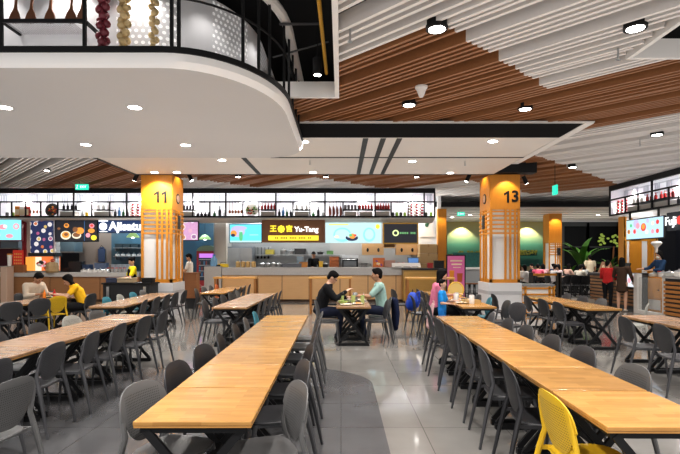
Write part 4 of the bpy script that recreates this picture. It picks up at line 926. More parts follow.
put('rb', kbox(mat('red_box', (.45, .04, .04), .4), .2, .2, .17), (ax(430, 18.9), 18.9, 1.30), 'small red box on the oak cash desk', 'box', 'boxes on the cash desk'); put('kbk', kbox(BLACKM, .35, .3, .26), (ax(439, 18.9), 18.95, 1.30), 'black printer box on the oak cash desk', 'box', 'boxes on the cash desk')
# promo poster
o = thing('poster_stand', 'magenta drinks poster in a black stand beside the cash desk', 'poster', (ax(456, 17.2), 17.2, 0)); MB().b2(-.34, .34, .01, .05, .12, 1.80).build('frame', BLACK, o); MB().b2(-.3, .3, 0, .012, .2, 1.76).build('poster_sheet', mat('poster_pink', (.42, .10, .22), .4, emit=(.42, .12, .25), es=.25), o)
pm_ = MB(); pm_.lathe((-.15, -.005, .95), [(.07, 0), (.09, .3)], 10, mi=0, mtx=Matrix(((1, 0, 0), (0, .05, 0), (0, 0, 1)))).lathe((.13, -.005, .85), [(.08, 0), (.1, .3)], 10, mi=1, mtx=Matrix(((1, 0, 0), (0, .05, 0), (0, 0, 1)))).lathe((0, -.005, .55), [(.12, 0), (.14, .25)], 10, mi=2, mtx=Matrix(((1, 0, 0), (0, .05, 0), (0, 0, 1)))).build('drink_print', [fc[4], mat('tea', (.4, .1, .03), .4), fc[3]], o)
MB().b2(-.2, .22, -.004, .0, 1.56, 1.61).b2(-.16, .2, -.004, .0, 1.44, 1.49).b2(-.1, .16, -.004, .0, 1.34, 1.37).build('heading_print', fc[3], o); MB().b2(-.3, .3, -.15, .2, 0, .04).b2(-.04, .04, .03, .06, .04, .14).build('foot', BLACK, o)

# drinks fridge
o = thing('drinks_fridge', 'red glass door drinks fridge with green rounded top behind the counter', 'fridge', (ax(206.5, 20.6), 20.6, KF)); RED = mat('fridge_red', (.38, .012, .02), .3)
MB().b2(-.42, .42, 0, .6, 0, 1.78).build('cabinet', RED, o, bevel=.02); MB().b2(-.33, .33, -.015, 0, .55, 1.65).build('glass_door', mat('fridge_glass', (.02, .03, .06), .08), o)
for k in range(4): MB().b2(-.32, .32, -.017, -.012, .7+k*.24, .715+k*.24).build('rack', STEEL, o)
bm_ = MB()
for k in range(20): bm_.lathe((-.28+(k % 7)*.093, -.018, .72+(k//7)*.24), [(.03, 0), (.03, .12), (.012, .17)], 6, mi=k % 3, mtx=Matrix(((1, 0, 0), (0, .1, 0), (0, 0, 1))))
bm_.build('drink_bottles', [BOT[3], BOT[5], mat('drink_red', (.2, .02, .02), .3)], o); MB().b2(-.3, .3, -.02, -.01, 1.5, 1.68).build('light_sign', glow('violet_sign', (.55, .2, .7), .9), o)
text('Coca-Cola', .17, fc[5], o, (0, -.016, .3), FRONT, 'lettering', shear=.25); MB().prism([(.44*math.cos(t), .24*math.sin(t)) for t in [PI*i/12 for i in range(13)]], 0, .5).build('rounded_top', mat('fridge_top_green', (.22, .30, .2), .4), o)
bpy.data.objects[o.children[-1].name].rotation_euler = (PI/2, 0, 0); o.children[-1].location = (0, .55, 1.78)

# noodle stall (left) kitchen and counter things
x0, x1, z = kshelf(113, 150, 247.5, 22.3, 'blue lit wall shelf beside column 11, upper one', 0, KSTEEL)
for i, px in enumerate((118, 126, 134)): put('kbl', kbox(mat('dark_bin', (.03, .05, .06), .5), .32, .25, .14), (ax(px, 22.3), 22.45, z), f'dark bin on the upper blue lit shelf, {ORD[i]} from left', 'box', 'bins on the blue lit shelf')
x0, x1, z = kshelf(113, 150, 256, 22.3, 'blue lit wall shelf beside column 11, lower one', 0, KSTEEL)
for i, px in enumerate((116, 121.5, 127, 132.5, 138)): put('wbo', pot(.1, .08, fc[5]), (ax(px, 22.3), 22.45, z), f'white bowl on the lower blue lit shelf, {ORD[i]} from left', 'bowl', 'bowls on the blue lit shelf')
def hoodlamp(px, py, D, lab):
    o = thing('pendant_lamp', lab, 'lamp', at(px, py, D)); MB().lathe((0, 0, 0), [(.26, 0), (.24, .06), (.12, .18), (.03, .22)], 18).build('lamp_shade', mat('shade_green', (.35, .5, .22), .4, emit=(.4, .6, .25), es=.4), o, smooth=True); MB().ell((0, 0, .03), .06).build('bulb', LENS, o); MB().tube([(0, 0, .2), (0, 0, 1.2)], .01, 5).build('cord', BLACK, o)
hoodlamp(133, 237.5, 20.6, 'pale green lamp shade hanging in the noodle stall kitchen'); hoodlamp(205, 239.5, 21.4, 'greenish lamp shade hanging above the red fridge')
for p, e, c in ((at(75, 222, 21.2), 50, (1, .9, .8)), (at(131, 222, 21.4), 100, (.75, .9, 1)), (at(204, 222, 21.4), 45, (.7, .9, 1)), (at(245, 214, 21), 80, (.9, .95, 1)), (at(290, 214, 21), 110, (1, .97, .92)), (at(350, 214, 21), 100, (1, .97, .92)), (at(405, 214, 21), 80, (1, .97, .92))): lamp_light(p, e, .15, typ='POINT', col=c)
# steel hood pieces
o = thing('extractor_hood', 'blue grey steel extractor hood under the dark menu board', 'hood', (ax(64, 21.6), 21.6, az(256, 21.6)))
MB().add([(-.45, 0, .2), (.45, 0, .2), (.45, .7, .2), (-.45, .7, .2), (-.45, .1, .7), (.45, .1, .7), (.45, .7, .7), (-.45, .7, .7), ], [(0, 1, 2, 3), (4, 5, 6, 7), (0, 1, 5, 4), (1, 2, 6, 5), (2, 3, 7, 6), (3, 0, 4, 7)]).build('hood_body', mat('hood_blue', (.20, .32, .40), .3, .5), o); MB().b2(-.48, .48, -.03, .73, .14, .2).build('rim', STEEL, o); MB().b2(-.2, .2, .3, .6, .7, 1.5).build('duct', STEEL, o)
LT = 1.132
def mk_glass():
    o = MB().lathe((0, 0, 0), [(.05, 0), (.06, .02), (.065, .15)], 10).build('glass_jar', mat('jar_glass', (.42, .40, .38), .15), smooth=True); MB().lathe((0, 0, .15), [(.06, 0), (.06, .03)], 10).build('lid', fc[0], o); return o
for i, px in enumerate((84, 89.5, 95, 100.5, 106)):
    put('bwl', pot(.12, .09, fc[5]), (ax(px, 19), 19.0, LT), f'white food bowl with lid on the left counter, {ORD[i]} from left', 'bowl', 'bowls on the left counter')
for i, px in enumerate((108, 112, 116, 120, 124)):
    put('glj', mk_glass, (ax(px, 19.3), 19.35, LT), f'glass jar with red lid on the left counter, {ORD[i]} from left', 'jar', 'jars on the left counter')
for i, (px, m, w, h) in enumerate(((68, BLACKM, .35, .16), (76, BLACKM, .5, .42), (87, mat('dk_blue', (.04, .07, .14), .4), .3, .3), (101, mat('steel_blue', (.12, .16, .25), .4), .45, .36))):
    put('kk%d' % i, kbox(m, w, .3, h), (ax(px, 20.), 20.05, 1.1), ('low black cooker behind the left counter', 'tall black rice cooker behind the left counter', 'navy box behind the left counter', 'blue grey appliance behind the left counter')[i], 'appliance', 'appliances behind the left counter')
bench(62, 110, 'dark service bench right behind the left counter', KDARK, 19.8)
o = thing('display_case', 'glowing orange and red hot food display case with black top', 'display case', (ax(37, 18.8), 18.95, LT)); MB().b2(-.62, .55, 0, .45, 0, .06).build('base', STEEL, o); MB().b2(-.62, .55, .4, .45, .06, .7).build('back', glow('case_glow', (.85, .22, .06), .75), o); MB().b2(-.42, .62, -.03, .45, .62, .76).build('top', BLACKM, o)
dm = MB()
for k in range(24): dm.ell((random.uniform(-.1, .5), .15+random.uniform(-.1, .1), .1+random.uniform(0, .35)), (.09, .06, .07), n=8, k=5, mi=k % 5)
dm.build('food', [fc[5], fc[0], fc[2], fc[3], G['pink']], o, smooth=True); MB().b2(-.6, -.3, .1, .38, .06, .6).build('side_panel', G['orange'], o); MB().b2(-.22, -.1, .1, .3, .06, .6).build('side_panel', G['cream'], o)
o = thing('counter_sign', 'upright red card sign with gold lettering on the left counter', 'sign', (ax(14.5, 18.6), 18.8, LT)); MB().b2(-.2, .2, 0, .03, .06, .86).build('card', mat('red_card', (.42, .03, .02), .5, emit=(.5, .04, .02), es=.25), o)
gl = MB()
for k in range(4):
    for j in range(4): gl.b2(-.15+j*.08, -.10+j*.08, -.006, 0, .68-k*.12, .74-k*.12)
gl.build('gold_print', mat('gold_ink', (.65, .35, .1), .5), o)
MB().b2(-.24, .24, -.05, .15, 0, .3).build('wood_holder', WALN, o)
o = thing('paper_bag', 'crumpled brown paper bag on the left counter', 'bag', (ax(50, 18.7), 18.85, LT)); MB().lathe((0, .0, 0), [(.2, 0), (.23, .05), (.22, .25), (.19, .36), (.1, .40)], 12).build('bag_body', mat('bag_brown', (.36, .25, .13), .7, noise=(6, .25)), o); MB().tube([(-.08, 0, .38), (-.06, 0, .46), (.06, 0, .46), (.08, 0, .38)], .01, 5).build('handle', CARD, o)
o = thing('drink_shaker', 'white tall tumbler at the left end of the left counter', 'cup', (ax(7, 18.6), 18.75, 1.386)); MB().lathe((0, 0, 0), [(.07, 0), (.085, .42)], 12).build('tumbler', fc[5], o, smooth=True); MB().lathe((0, 0, .42), [(.09, 0), (.085, .05)], 12).build('lid', fc[4], o)
# left stall behind cyan screen
kwall(-40, 24, .2, 3.3, mat('maroon_wall', (.16, .03, .05), .4), 20.9)
x0, x1, z = kshelf(-20, 20, 248, 20.5, 'steel wall shelf under the cyan screen', 0)
for i, px in enumerate((3, 9, 15)): put('kbs', kbox(mat('steel_bin', (.25, .33, .4), .4), .26, .25, .26), (ax(px, 20.5), 20.65, z-.0), f'blue grey bin under the cyan screen, {ORD[i]} from left', 'box', 'bins under the cyan screen')

# ================================================================== high bar tables in front of the counter
def bar_table(px0, px1, py, D, lab):
    x0, x1 = ax(px0, D), ax(px1, D); z = az(py, D); w = (x1-x0)/2
    o = thing('bar_table', lab, 'bar table', ((x0+x1)/2, D, 0)); MB().b2(-w, w, 0, .4, z-.06, z).build('table_top', wood('bar_wood', (.62, .36, .11), (.52, .28, .08), .35, (.6, 5, 3)), o, bevel=.006)
    for s in (-1, 1):
        for y in (.04, .36): MB().b2(s*(w-.06)-.03, s*(w-.06)+.03, y-.03, y+.03, 0, z-.06).build('leg', wood('bar_leg', (.34, .15, .04), (.28, .12, .03), .4), o)
    MB().b2(-w+.06, w-.06, .18, .22, .25, .3).build('foot_rail', BLACK, o)
bar_table(308.5, 352, 277, 14.6, 'narrow high wooden bar table in the middle before the oak counter'); bar_table(213, 256.5, 277, 15.6, 'narrow high wooden bar table at left before the oak counter'); bar_table(406, 455, 277.5, 14.8, 'narrow high wooden bar table at right near the cash desk')
# black service cart with trays, brown podium
o = thing('service_cart', 'black service cart with grey legs beside column 11', 'cart', (ax(128, 13.4), 13.3, 0)); cw = .64
MB().b2(-cw, cw, 0, .6, .25, .96).build('cabinet', BLACKM, o, bevel=.01); MB().b2(-cw-.03, cw+.03, -.03, .63, .96, 1.0).build('cart_top', BLACK, o)
for s in (-.5, .5): MB().b2(s-.035, s+.035, -.025, 0, .2, .9).build('grey_strip', STEEL, o)
for s in (-1, 1):
    for y in (.08, .52): MB().b2(s*(cw-.08)-.03, s*(cw-.08)+.03, y-.03, y+.03, 0, .25).build('leg', BLACK, o)
for i, (dx, m) in enumerate(((-.48, mat('tray_navy', (.04, .05, .1), .3)), (.5, BLACK))):
    put('mnt%d' % i, kbox(m, .3, .22, .10), (ax(128, 13.4)+dx, 13.55, 1.0), ('navy till box on the left end of the black cart', 'black till box on the right end of the black cart')[i], 'box', 'boxes on the cart')
o = put('trst', kbox(mat('tray_tan', (.45, .35, .22), .5), .42, .32, .10), (ax(124, 13.4), 13.6, 1.0), 'tan tray stack in the middle of the black cart', 'tray', 'trays on the cart')
o = thing('podium', 'brown wooden podium cabinet right of column 11', 'cabinet', (ax(190, 16.2), 16.2, 0)); MB().b2(-.21, .21, 0, .4, .35, 1.17).build('cabinet_body', WALN, o, bevel=.01); MB().b2(-.18, .18, .04, .36, .0, .35).build('base', BLACKM, o); MB().b2(-.23, .23, -.02, .42, 1.17, 1.2).build('top', WALN, o)

# ================================================================== right stall
XR = 9.35
def slat_counter(x, y0, y1, ztop, lab, front, top):
    o = thing('counter', lab, 'counter', (x, (y0+y1)/2, 0)); h = (y1-y0)/2
    MB().b2(.05, .6, -h, h, 0, ztop-.06).build('carcass', mat('dark_board', (.045, .045, .05), .5), o)
    s = MB(); z = .12
    while z < ztop-.1: s.b2(0, .05, -h, h, z, z+.075); z += .12
    s.build('slats', front, o); MB().b2(-.05, .65, -h, h, ztop-.06, ztop).build('worktop', top, o); return o
slat_counter(9.45, 15.5, 18.6, 1.15, 'brown slatted counter at right behind the woman in the brown coat', OAKD, mat('dark_top', (.08, .07, .07), .3)); slat_counter(8.95, 7.5, 13.6, 1.18, 'dark counter with orange wooden slats at the right edge', wood('slat_orange', (.45, .2, .05), (.38, .16, .04), .45, (3, .5, 3)), QUARTZ)
o = thing('gate_frame', 'white framed glass gate in the right stall counter', 'gate', (9.1, 14.5, 0))
GW = mat('gate_white', (.62, .60, .57), .4)
for y in (-.8, .55): MB().b2(-.06, .08, y-.09, y+.09, 0, 1.2).build('post', GW, o)
MB().b2(-.06, .08, -.7, .46, 0, .1).build('sill', GW, o); MB().b2(0, .02, -.7, .46, .1, 1.1).build('glass', mat('gate_glass', (.75, .8, .8), .05, alpha=.12), o)
o = thing('orange_cabinet', 'orange wooden cabinet standing behind the glass gate', 'cabinet', (9.62, 15.2, 0)); MB().b2(0, .4, -.5, .15, 0, 1.1).build('carcass', ORANGE, o); MB().b2(-.02, 0, -.48, .13, .45, 1.05).build('door', ORANGE, o); MB().b2(-.02, 0, -.45, .1, .1, .4).build('white_drawer', GW, o); MB().ell((-.03, -.4, .7), .025).build('knob', BLACK, o)
# white till screen on the brown counter
o = thing('cash_register', 'white lit till screen with red picture on the right counter', 'cash register', (9.45, 15.75, 1.15)); q = Matrix.Rotation(R(-25), 3, 'Y')
MB().b2(.0, .3, -.25, .25, 0, .05).build('base', BLACKM, o); MB().b2(-.06, -.03, -.42, .42, -.42, .05).build('screen', GREYP, o); MB().b2(-.067, -.06, -.4, .4, -.4, .03).build('screen_face', glow('till_white', (.8, .85, .9), .8), o); MB().lathe((-.07, -.1, -.15), [(.14, -.004), (.14, .004)], 18, mtx=Matrix.Rotation(PI/2, 3, 'Y')).lathe((-.07, .2, -.2), [(.08, -.004), (.08, .004)], 18, mtx=Matrix.Rotation(PI/2, 3, 'Y')).build('red_print', G['pink'], o)
o = thing('tablet', 'dark tablet till held on a stand at the far counter end', 'tablet', (9.6, 16.7, 1.15)); MB().b2(0, .25, -.2, .2, 0, .03).build('foot', BLACKM, o); MB().box((.1, 0, .22), (.03, .45, .3), mtx=Matrix.Rotation(R(20), 3, 'Y')).build('screen', BLACK, o); MB().tube([(.12, 0, .03), (.12, 0, .2)], .02, 6).build('stem', BLACK, o)
o = thing('card_box', 'brown tent card on the far end of the right counter', 'card', (9.6, 18.0, 1.15)); MB().add([(-.02, -.3, 0), (-.02, .3, 0), (.3, .3, 0), (.3, -.3, 0), (.14, -.3, .4), (.14, .3, .4)], [(0, 1, 2, 3), (0, 1, 5, 4), (2, 3, 4, 5), (0, 4, 3), (1, 2, 5)]).build('card', WALN, o); MB().ell((.04, 0, .18), (.02, .1, .1)).build('print', fc[3], o)
# crockery on the near right counter
for i, (x, y, z_, k) in enumerate(((9.05, 13.5, 1.182, 'w'), (9.28, 13.3, 1.182, 'j'), (9.08, 13.15, 1.182, 'p'), (9.4, 13.5, 1.182, 'w'), (9.75, 14.82, 1.1, 'p'), (9.8, 15.08, 1.1, 'j'), (9.75, 15.28, 1.1, 'w'))):
    mk = {'p': pot(.13, .13, fc[5]), 'w': pot(.14, .09, mat('bowl_clear', (.55, .55, .52), .2)), 'j': mk_glass}[k]
    put('rc'+k, mk, (x, y, z_), f'{dict(p="white lidded pot", w="pale glass bowl", j="jar with red lid")[k]} {"on the slatted right counter" if i < 4 else "on the orange cabinet behind the gate"}, {("nearest the gate", "at the back", "at the front edge", "against the wall side", "nearest", "middle one", "farthest")[i]}', 'tableware', 'tableware on the right counter')
# column inside right stall
o = thing('column', 'orange framed white column behind the right stall screen', 'column', (10.75, 17.6, 0), kind='thing')
MB().b2(-.56, .56, 0, .3, 0, 3.2).build('core_panel', mat('column_panel', (.72, .72, .72)), o); f = MB()
for x in (-.56, -.35, -.02, .3, .42, .56): f.b2(x-.05, x+.05, -.04, .02, .3, 3.2)
f.b2(-.62, -.56, -.04, .3, .3, 3.2).b2(-.6, .6, -.045, .02, 2.3, 2.42).b2(-.36, -.02, -.045, .0, .3, 2.4); f.build('lattice', ORANGE, o)
struct(MB().b2(12.5, 12.6, 3, 18.5, 0, 4.3).build('wall_stall', mat('stall_dark', (.03, .033, .045), .5))); struct(MB().b2(11.3, 12.5, 18.3, 18.4, 0, 4.3).build('wall_stall_end', mat('stall_dark2', (.02, .022, .03), .5)))
# screen and FuJi sign, hung under the bulkhead facing the hall
o = thing('menu_screen', 'pale blue drinks menu screen hung above the right stall till', 'screen', (9.8, 15.85, 2.32)); L = .98
MB().b2(0, .06, -L, L, -.03, .66).build('frame', BLACK, o); MB().b2(-.012, 0, -L+.03, L-.03, 0, .63).build('display_face', glow('drinks_blue', (.45, .66, .84), 1.0), o)
pr = [(.85, .25, .08, G['orange']), (.85, .25, .05, G['brown']), (.5, .25, .09, G['pink']), (.5, .24, .06, G['red']), (-.0, .36, .13, G['red']), (0, .38, .09, G['orange']), (-.5, .46, .07, G['cream']), (-.75, .48, .07, G['red']), (-.5, .2, .07, G['pink']), (-.75, .2, .07, G['red']), (.4, .5, .14, G['lilac']), (.3, .42, .1, G['pink']), (.7, .45, .06, G['green']), (-.25, .55, .07, G['lilac']), (-.2, .2, .06, G['white'])]
m_ = MB(); ms_ = []
for k, (y, z_, r, mm) in enumerate(pr):
    if mm not in ms_: ms_.append(mm)
    m_.lathe((-.014-.0012*k, y*.95, z_), [(r, -.004), (r, .004)], 18, mi=ms_.index(mm), mtx=Matrix.Rotation(PI/2, 3, 'Y'))
m_.build('picture_print', ms_, o)
for y in (-.7, .8): MB().b2(.0, .04, y-.03, y+.03, .66, .95).build('hanger', BLACK, o)
o = thing('shop_sign', 'white shop name with red disc on the dark board at right edge', 'sign', (9.85, 13.9, 2.62)); MB().b2(0, .06, -3, .92, -.12, .42).build('board', mat('sign_dark', (.02, .025, .035), .4), o); text('FuJi', .36, G['white'], o, (-.03, .70, .15), LEFTF, 'sign_lettering', .01, bold=.002)
MB().lathe((-.02, .30, .16), [(.13, -.02), (.13, .02)], 22, mtx=Matrix.Rotation(PI/2, 3, 'Y')).build('red_disc', G['red'], o)
o = thing('pendant_lamp', 'white cone lamp hanging under the right stall screen', 'lamp', (9.85, 15.3, 2.0)); MB().lathe((0, 0, 0), [(.03, -.15), (.04, 0), (.16, .14), (.12, .2), (.02, .22)], 14).build('lamp_shade', WHITE, o, smooth=True); MB().tube([(0, 0, .2), (0, 0, .33)], .01, 5).build('cord', BLACK, o)
lamp_light((9.9, 16.6, 2.75), 30, .1, typ='POINT', col=(.9, .95, 1)); lamp_light((10.8, 14.5, 3.1), 80, .1, typ='POINT', col=(1, .93, .85)); lamp_light((10.6, 11.5, 3.1), 60, .1, typ='POINT', col=(1, .93, .85))  # first point is added fill for the bulkhead underside, no fixture
# ================================================================== tables and chairs
def make_table(tm):
    o = thing('dining_table', 'x', 'table'); w, d = .33, .355
    t = MB().b2(-w, w, -d, d, .722, .75).build('table_top', [tm], o, bevel=.006)
    MB().b2(-w+.004, w-.004, -d+.004, d-.004, .712, .722).build('edge_band', TEDGE, t)
    a = MB()
    for s in (-1, 1): a.b2(-w+.03, w-.03, s*(d-.05)-.02, s*(d-.05)+.02, .675, .712).b2(s*(w-.06)-.02, s*(w-.06)+.02, -d+.05, d-.05, .675, .712)
    a.build('frame', BLACK, o)
    for s in (-1, 1):
        y = s*(d-.05)
        MB().bar((-.27, y-.012, .69), (.27, y-.012, .05), .024, .045).build('leg', BLACK, o); MB().bar((.27, y+.012, .69), (-.27, y+.012, .05), .024, .045).build('leg', BLACK, o)
        MB().b2(-.29, .29, y-.025, y+.025, 0.0, .05).build('foot_bar', BLACK, o)
    MB().b2(-.02, .02, -d+.07, d-.07, .35, .39).build('stretcher', BLACK, o); return o
def make_chair(m):
    o = thing('dining_chair', 'x', 'chair')
    # seat: rounded, slightly dished slab
    def loop(k, z, dz=0):
        return [(k*.215*math.copysign(abs(math.cos(t))**.6, math.cos(t)), .01+k*.215*math.copysign(abs(math.sin(t))**.6, math.sin(t)), z) for t in [2*PI*i/24 for i in range(24)]]
    rings = [loop(.02, .440), loop(.5, .441), loop(.85, .449), loop(.97, .455), loop(1, .447), loop(.98, .432), loop(.8, .424), loop(.02, .418)]
    vs = sum(rings, []); fs = [(k*24+i, k*24+(i+1) % 24, (k+1)*24+(i+1) % 24, (k+1)*24+i) for k in range(7) for i in range(24)]
    MB().add(vs, fs+[tuple(range(24)), tuple(range(168, 192))]).build('seat', m, o, smooth=True)
    # backrest: curved shield, narrower at the bottom
    def by(x, z): return -.185-.20*(z-.45)+.62*x*x
    zc, hh, hw = .672, .178, .228; n = 30
    def outl(k):
        r = []
        for i in range(n):
            t = 2*PI*i/n; c, s = math.cos(t), math.sin(t)
            x = hw*k*math.copysign(abs(c)**.72, c); zz = math.copysign(abs(s)**.72, s)*k
            x *= .86+.14*min(1, max(-1, zz*1.3)) if zz < 0 else 1-.03*zz
            r.append((x, zc+hh*zz))
        return r
    vs = []; fs = []
    ks = [.02, .35, .65, .88, 1]
    for side, dy in ((0, .009), (1, -.009)):
        for k in ks: vs += [(x, by(x, z)+dy*(1 if k < .99 else .45), z) for x, z in outl(k)]
    K = len(ks)
    for sd in (0, 1):
        b0 = sd*K*n
        for q in range(K-1):
            for i in range(n): fs.append((b0+q*n+i, b0+q*n+(i+1) % n, b0+(q+1)*n+(i+1) % n, b0+(q+1)*n+i))
        fs.append(tuple(b0+i for i in range(n)))
    for i in range(n): fs.append(((K-1)*n+i, (K-1)*n+(i+1) % n, (2*K-1)*n+(i+1) % n, (2*K-1)*n+i))
    MB().add(vs, fs).build('backrest', m, o, smooth=True)
    for s in (-1, 1):
        MB().tube([(s*.185, .17, .432), (s*.205, .19, .30), (s*.235, .225, 0)], .019, 8, .012).build('leg', m, o, smooth=True)
        x1 = s*.212
        MB().tube([(s*.245, -.31, 0), (s*.226, -.25, .30), (s*.215, -.215, .45), (s*.205, by(.205, .56)-.006, .56), (s*.205, by(.205, .70)-.006, .70), (s*.195, by(.195, .78)-.004, .78)], [.012, .018, .02, .018, .014, .006], 8).build('leg', m, o, smooth=True)
    r = MB()
    for s in (-1, 1): r.bar((s*.185, .17, .425), (s*.212, -.215, .435), .02, .026)
    r.bar((-.2, -.16, .43), (.2, -.16, .43), .02, .02); r.build('seat_rail', m, o)
    return o
TP = {}; CP = {}
def table(x, y, rz, lab, kind='t'):
    tm = {'t': TABLE, 'p': TABLE2}[kind]
    if kind not in TP: o = TP[kind] = make_table(tm)
    else: o = copy_tree(TP[kind])
    o.location = (x, y, 0); o.rotation_euler = (0, 0, rz); return tag(o, lab, 'table', 'dining tables')
def chair(x, y, rz, col, lab, jit=True, z=0):
    if 'c' not in CP: CP['c'] = make_chair(CH['dark']); CP['u'] = False
    if col == 'dark' and not CP['u']: o = CP['c']; CP['u'] = True
    else: o = copy_tree(CP['c'], None, CH[col] if col != 'dark' else None)
    o.location = (x, y, z); o.rotation_euler = (0, 0, rz+(R(random.uniform(-6, 6)) if jit else 0)); return tag(o, lab, 'chair', 'dining chairs')
CN = {'dark': 'dark grey', 'black': 'near black', 'grey': 'mid grey', 'light': 'pale grey', 'yellow': 'bright yellow', 'teal': 'teal blue', 'orange': 'orange'}
SIDE = {-1: 'left', 1: 'right'}
def row(nm, xl, y0, n, ang, left, right, offl=.1, offr=.1, kind='t', turn=(0, 0)):
    """n square tables end to end away from the viewer; left/right: chair colours from the near end"""
    a = R(ang); ux, uy = -math.sin(a), math.cos(a); vx, vy = math.cos(a), math.sin(a)
    for i in range(n):
        s = .3675+i*.735; cx, cy = xl+.33*vx+ux*s, y0+.33*vy+uy*s
        table(cx, cy, a, f'wood topped table, {ORD[i]} from near end of {nm}', kind)
        for sd, lst, off, tn in ((-1, left, offl, turn[0]), (1, right, offr, turn[1])):
            c = lst[i] if i < len(lst) else None
            if c is None: continue
            dx = 0; dy = random.uniform(-.04, .04); tt = 0
            if isinstance(c, tuple): c, dx, dy, tt = c
            q = sd*(.33-.06+off+dx)+0
            # seat centre sits .235 in front of the backrest
            q = sd*(.33+off-.235+dx)
            x, y = cx+vx*q+ux*dy, cy+vy*q+uy*dy
            chair(x, y, a+(-PI/2 if sd < 0 else PI/2)+R(tn)*(-sd)+R(tt), c, f'{CN[c]} chair, {ORD[i]} from near end, {SIDE[sd]} side of {nm}', True)
D_ = 'dark'
row('centre row', -1.155, 2.70, 7, .35, [('grey', .02, .05, -13), ('black', 0, 0, -12), ('black', 0, 0, -12), 'black', 'black', 'grey', 'teal'], [('grey', .02, .02, 22), ('dark', 0, 0, 14), ('black', 0, 0, 10), ('dark', 0, 0, 8), 'dark', 'grey', 'grey'], .13, .22)
row('right foreground row', 1.43, 2.62, 7, -.75, [('yellow', 0, -.02, 4), ('black', 0, .02, 0), 'dark', 'dark', 'dark', 'dark', 'dark'], [None, 'grey', 'dark', 'dark', 'dark', 'dark', 'grey'], .16, .12)
row('left long row', -3.70, 2.85, 7, .0, [None, None, None, 'dark', 'dark', 'light', 'grey'], [('grey', .55, .12, -8), 'dark', 'dark', 'dark', 'dark', 'dark', 'dark'], .12, .28, 'p')
row('left middle row', -4.80, 9.30, 5, 3.0, [None, 'teal', 'light', 'teal', 'grey'], ['dark', 'dark', 'dark', 'dark', 'dark'], .12, .28, 'p')
row('yellow topped woman\'s row', -7.0, 8.9, 5, .0, ['dark', 'dark', None, None, 'dark'], [('dark', .1, 0, -30), ('dark', .15, .1, -30), ('yellow', .12, 0, -30), None, None], .2, .1, 'p')
row('brown mid left row', -2.42, 9.15, 5, -.6, ['dark', 'dark', 'dark', 'dark', 'grey'], ['dark', 'dark', 'dark', 'dark', 'dark'], .25, .18, 'p')
row('farthest middle row', -3.75, 13.0, 4, .0, ['dark', 'grey', 'grey', 'orange'], ['dark', 'dark', 'dark', 'grey'], .2, .18)
row('two eating men\'s row', -.09, 9.25, 3, .0, ['grey', 'grey', 'yellow'], ['dark', None, 'dark'], .40, .35, 'p')
row("mother and boy's row", 2.27, 9.2, 6, .0, [None, None, None, 'dark', 'dark', 'dark'], [('dark', .12, -.05, 0), 'teal', 'dark', 'dark', 'dark', None], .2, .18)
row('right middle row', 4.43, 8.85, 4, .0, ['dark', 'dark', 'dark', None], [('light', .3, -.2, -30), 'grey', 'dark', 'dark'], .36, .2)
row('far right row', 4.50, 4.2, 5, .0, [None, None, 'dark', 'dark', None], [None, None, None, 'dark', None], .55, .25, 'p')
chair(3.75, 11.3, -PI/2, 'dark', 'dark grey chair standing alone sideways near column 13'); chair(3.05, 8.95, R(110), 'dark', 'dark grey chair turned away at near end between two right rows')
chair(-1.6+.3, 0, 0, 'dark', 'x') if False else None
chair(1.62, 13.1, -PI/2+R(15), 'dark', 'dark grey chair alone under the right bar table')
bkc = chair(1.78, 10.95, -PI/2+R(8), 'dark', 'dark grey chair carrying a blue backpack')
pkc = chair(1.85, 9.0, -PI/2, 'dark', 'dark grey chair draped with a pink bag beside the boy')
chair(1.93, 10.25, -PI/2, 'dark', 'dark grey chair the woman in pink sits on'); 
tealc = chair(.80, 10.3, PI/2, 'grey', 'grey chair with a navy jacket under the man in pale green shirt', False)
chair(-7.28, 11.45, -PI/2, 'dark', 'dark grey chair under the man in the cream shirt'); chair(-6.05, 11.45, PI/2, 'dark', 'dark grey chair under the woman in the yellow top')

# ================================================================== people
SKIN = mat('skin_tan', (.42, .23, .14), .5); SKIN2 = mat('skin_light', (.55, .33, .23), .5); HAIR = mat('hair_black', (.007, .006, .006), .75, spec=.15); EYE_M = mat('eye_dark', (.02, .012, .01), .2); LIP = mat('lip', (.35, .10, .09), .5)
def chain(m, pts, n=None):
    """pts: list of (centre, radius or (rx, ry, rz)); overlapping ellipsoids between them"""
    for (a, ra), (b, rb) in zip(pts, pts[1:]):
        a, b = Vector(a), Vector(b)
        ra = Vector((ra,)*3) if isinstance(ra, (int, float)) else Vector(ra); rb = Vector((rb,)*3) if isinstance(rb, (int, float)) else Vector(rb)
        k = max(2, int((b-a).length/(min(min(ra), min(rb))*.45))+1); k = min(k, 24)
        for i in range(k+1):
            t = i/k; m.ell(a.lerp(b, t), ra.lerp(rb, t), n=10, k=7)
def melt(m, vox, smooth=3):
    me = bpy.data.meshes.new('t'); me.from_pydata(m.v, [], m.f); o = bpy.data.objects.new('t', me); COL.objects.link(o)
    r = o.modifiers.new('r', 'REMESH'); r.mode = 'VOXEL'; r.voxel_size = vox; s = o.modifiers.new('s', 'SMOOTH'); s.factor = .5; s.iterations = smooth
    dg = bpy.context.evaluated_depsgraph_get(); res = bpy.data.meshes.new_from_object(o.evaluated_get(dg)); bpy.data.objects.remove(o)
    res.polygons.foreach_set('use_smooth', [True]*len(res.polygons)); return res
def mesh_obj(name, me, m, parent):
    me.materials.clear(); me.materials.append(m); o = bpy.data.objects.new(name, me); COL.objects.link(o); o.parent = parent; return o
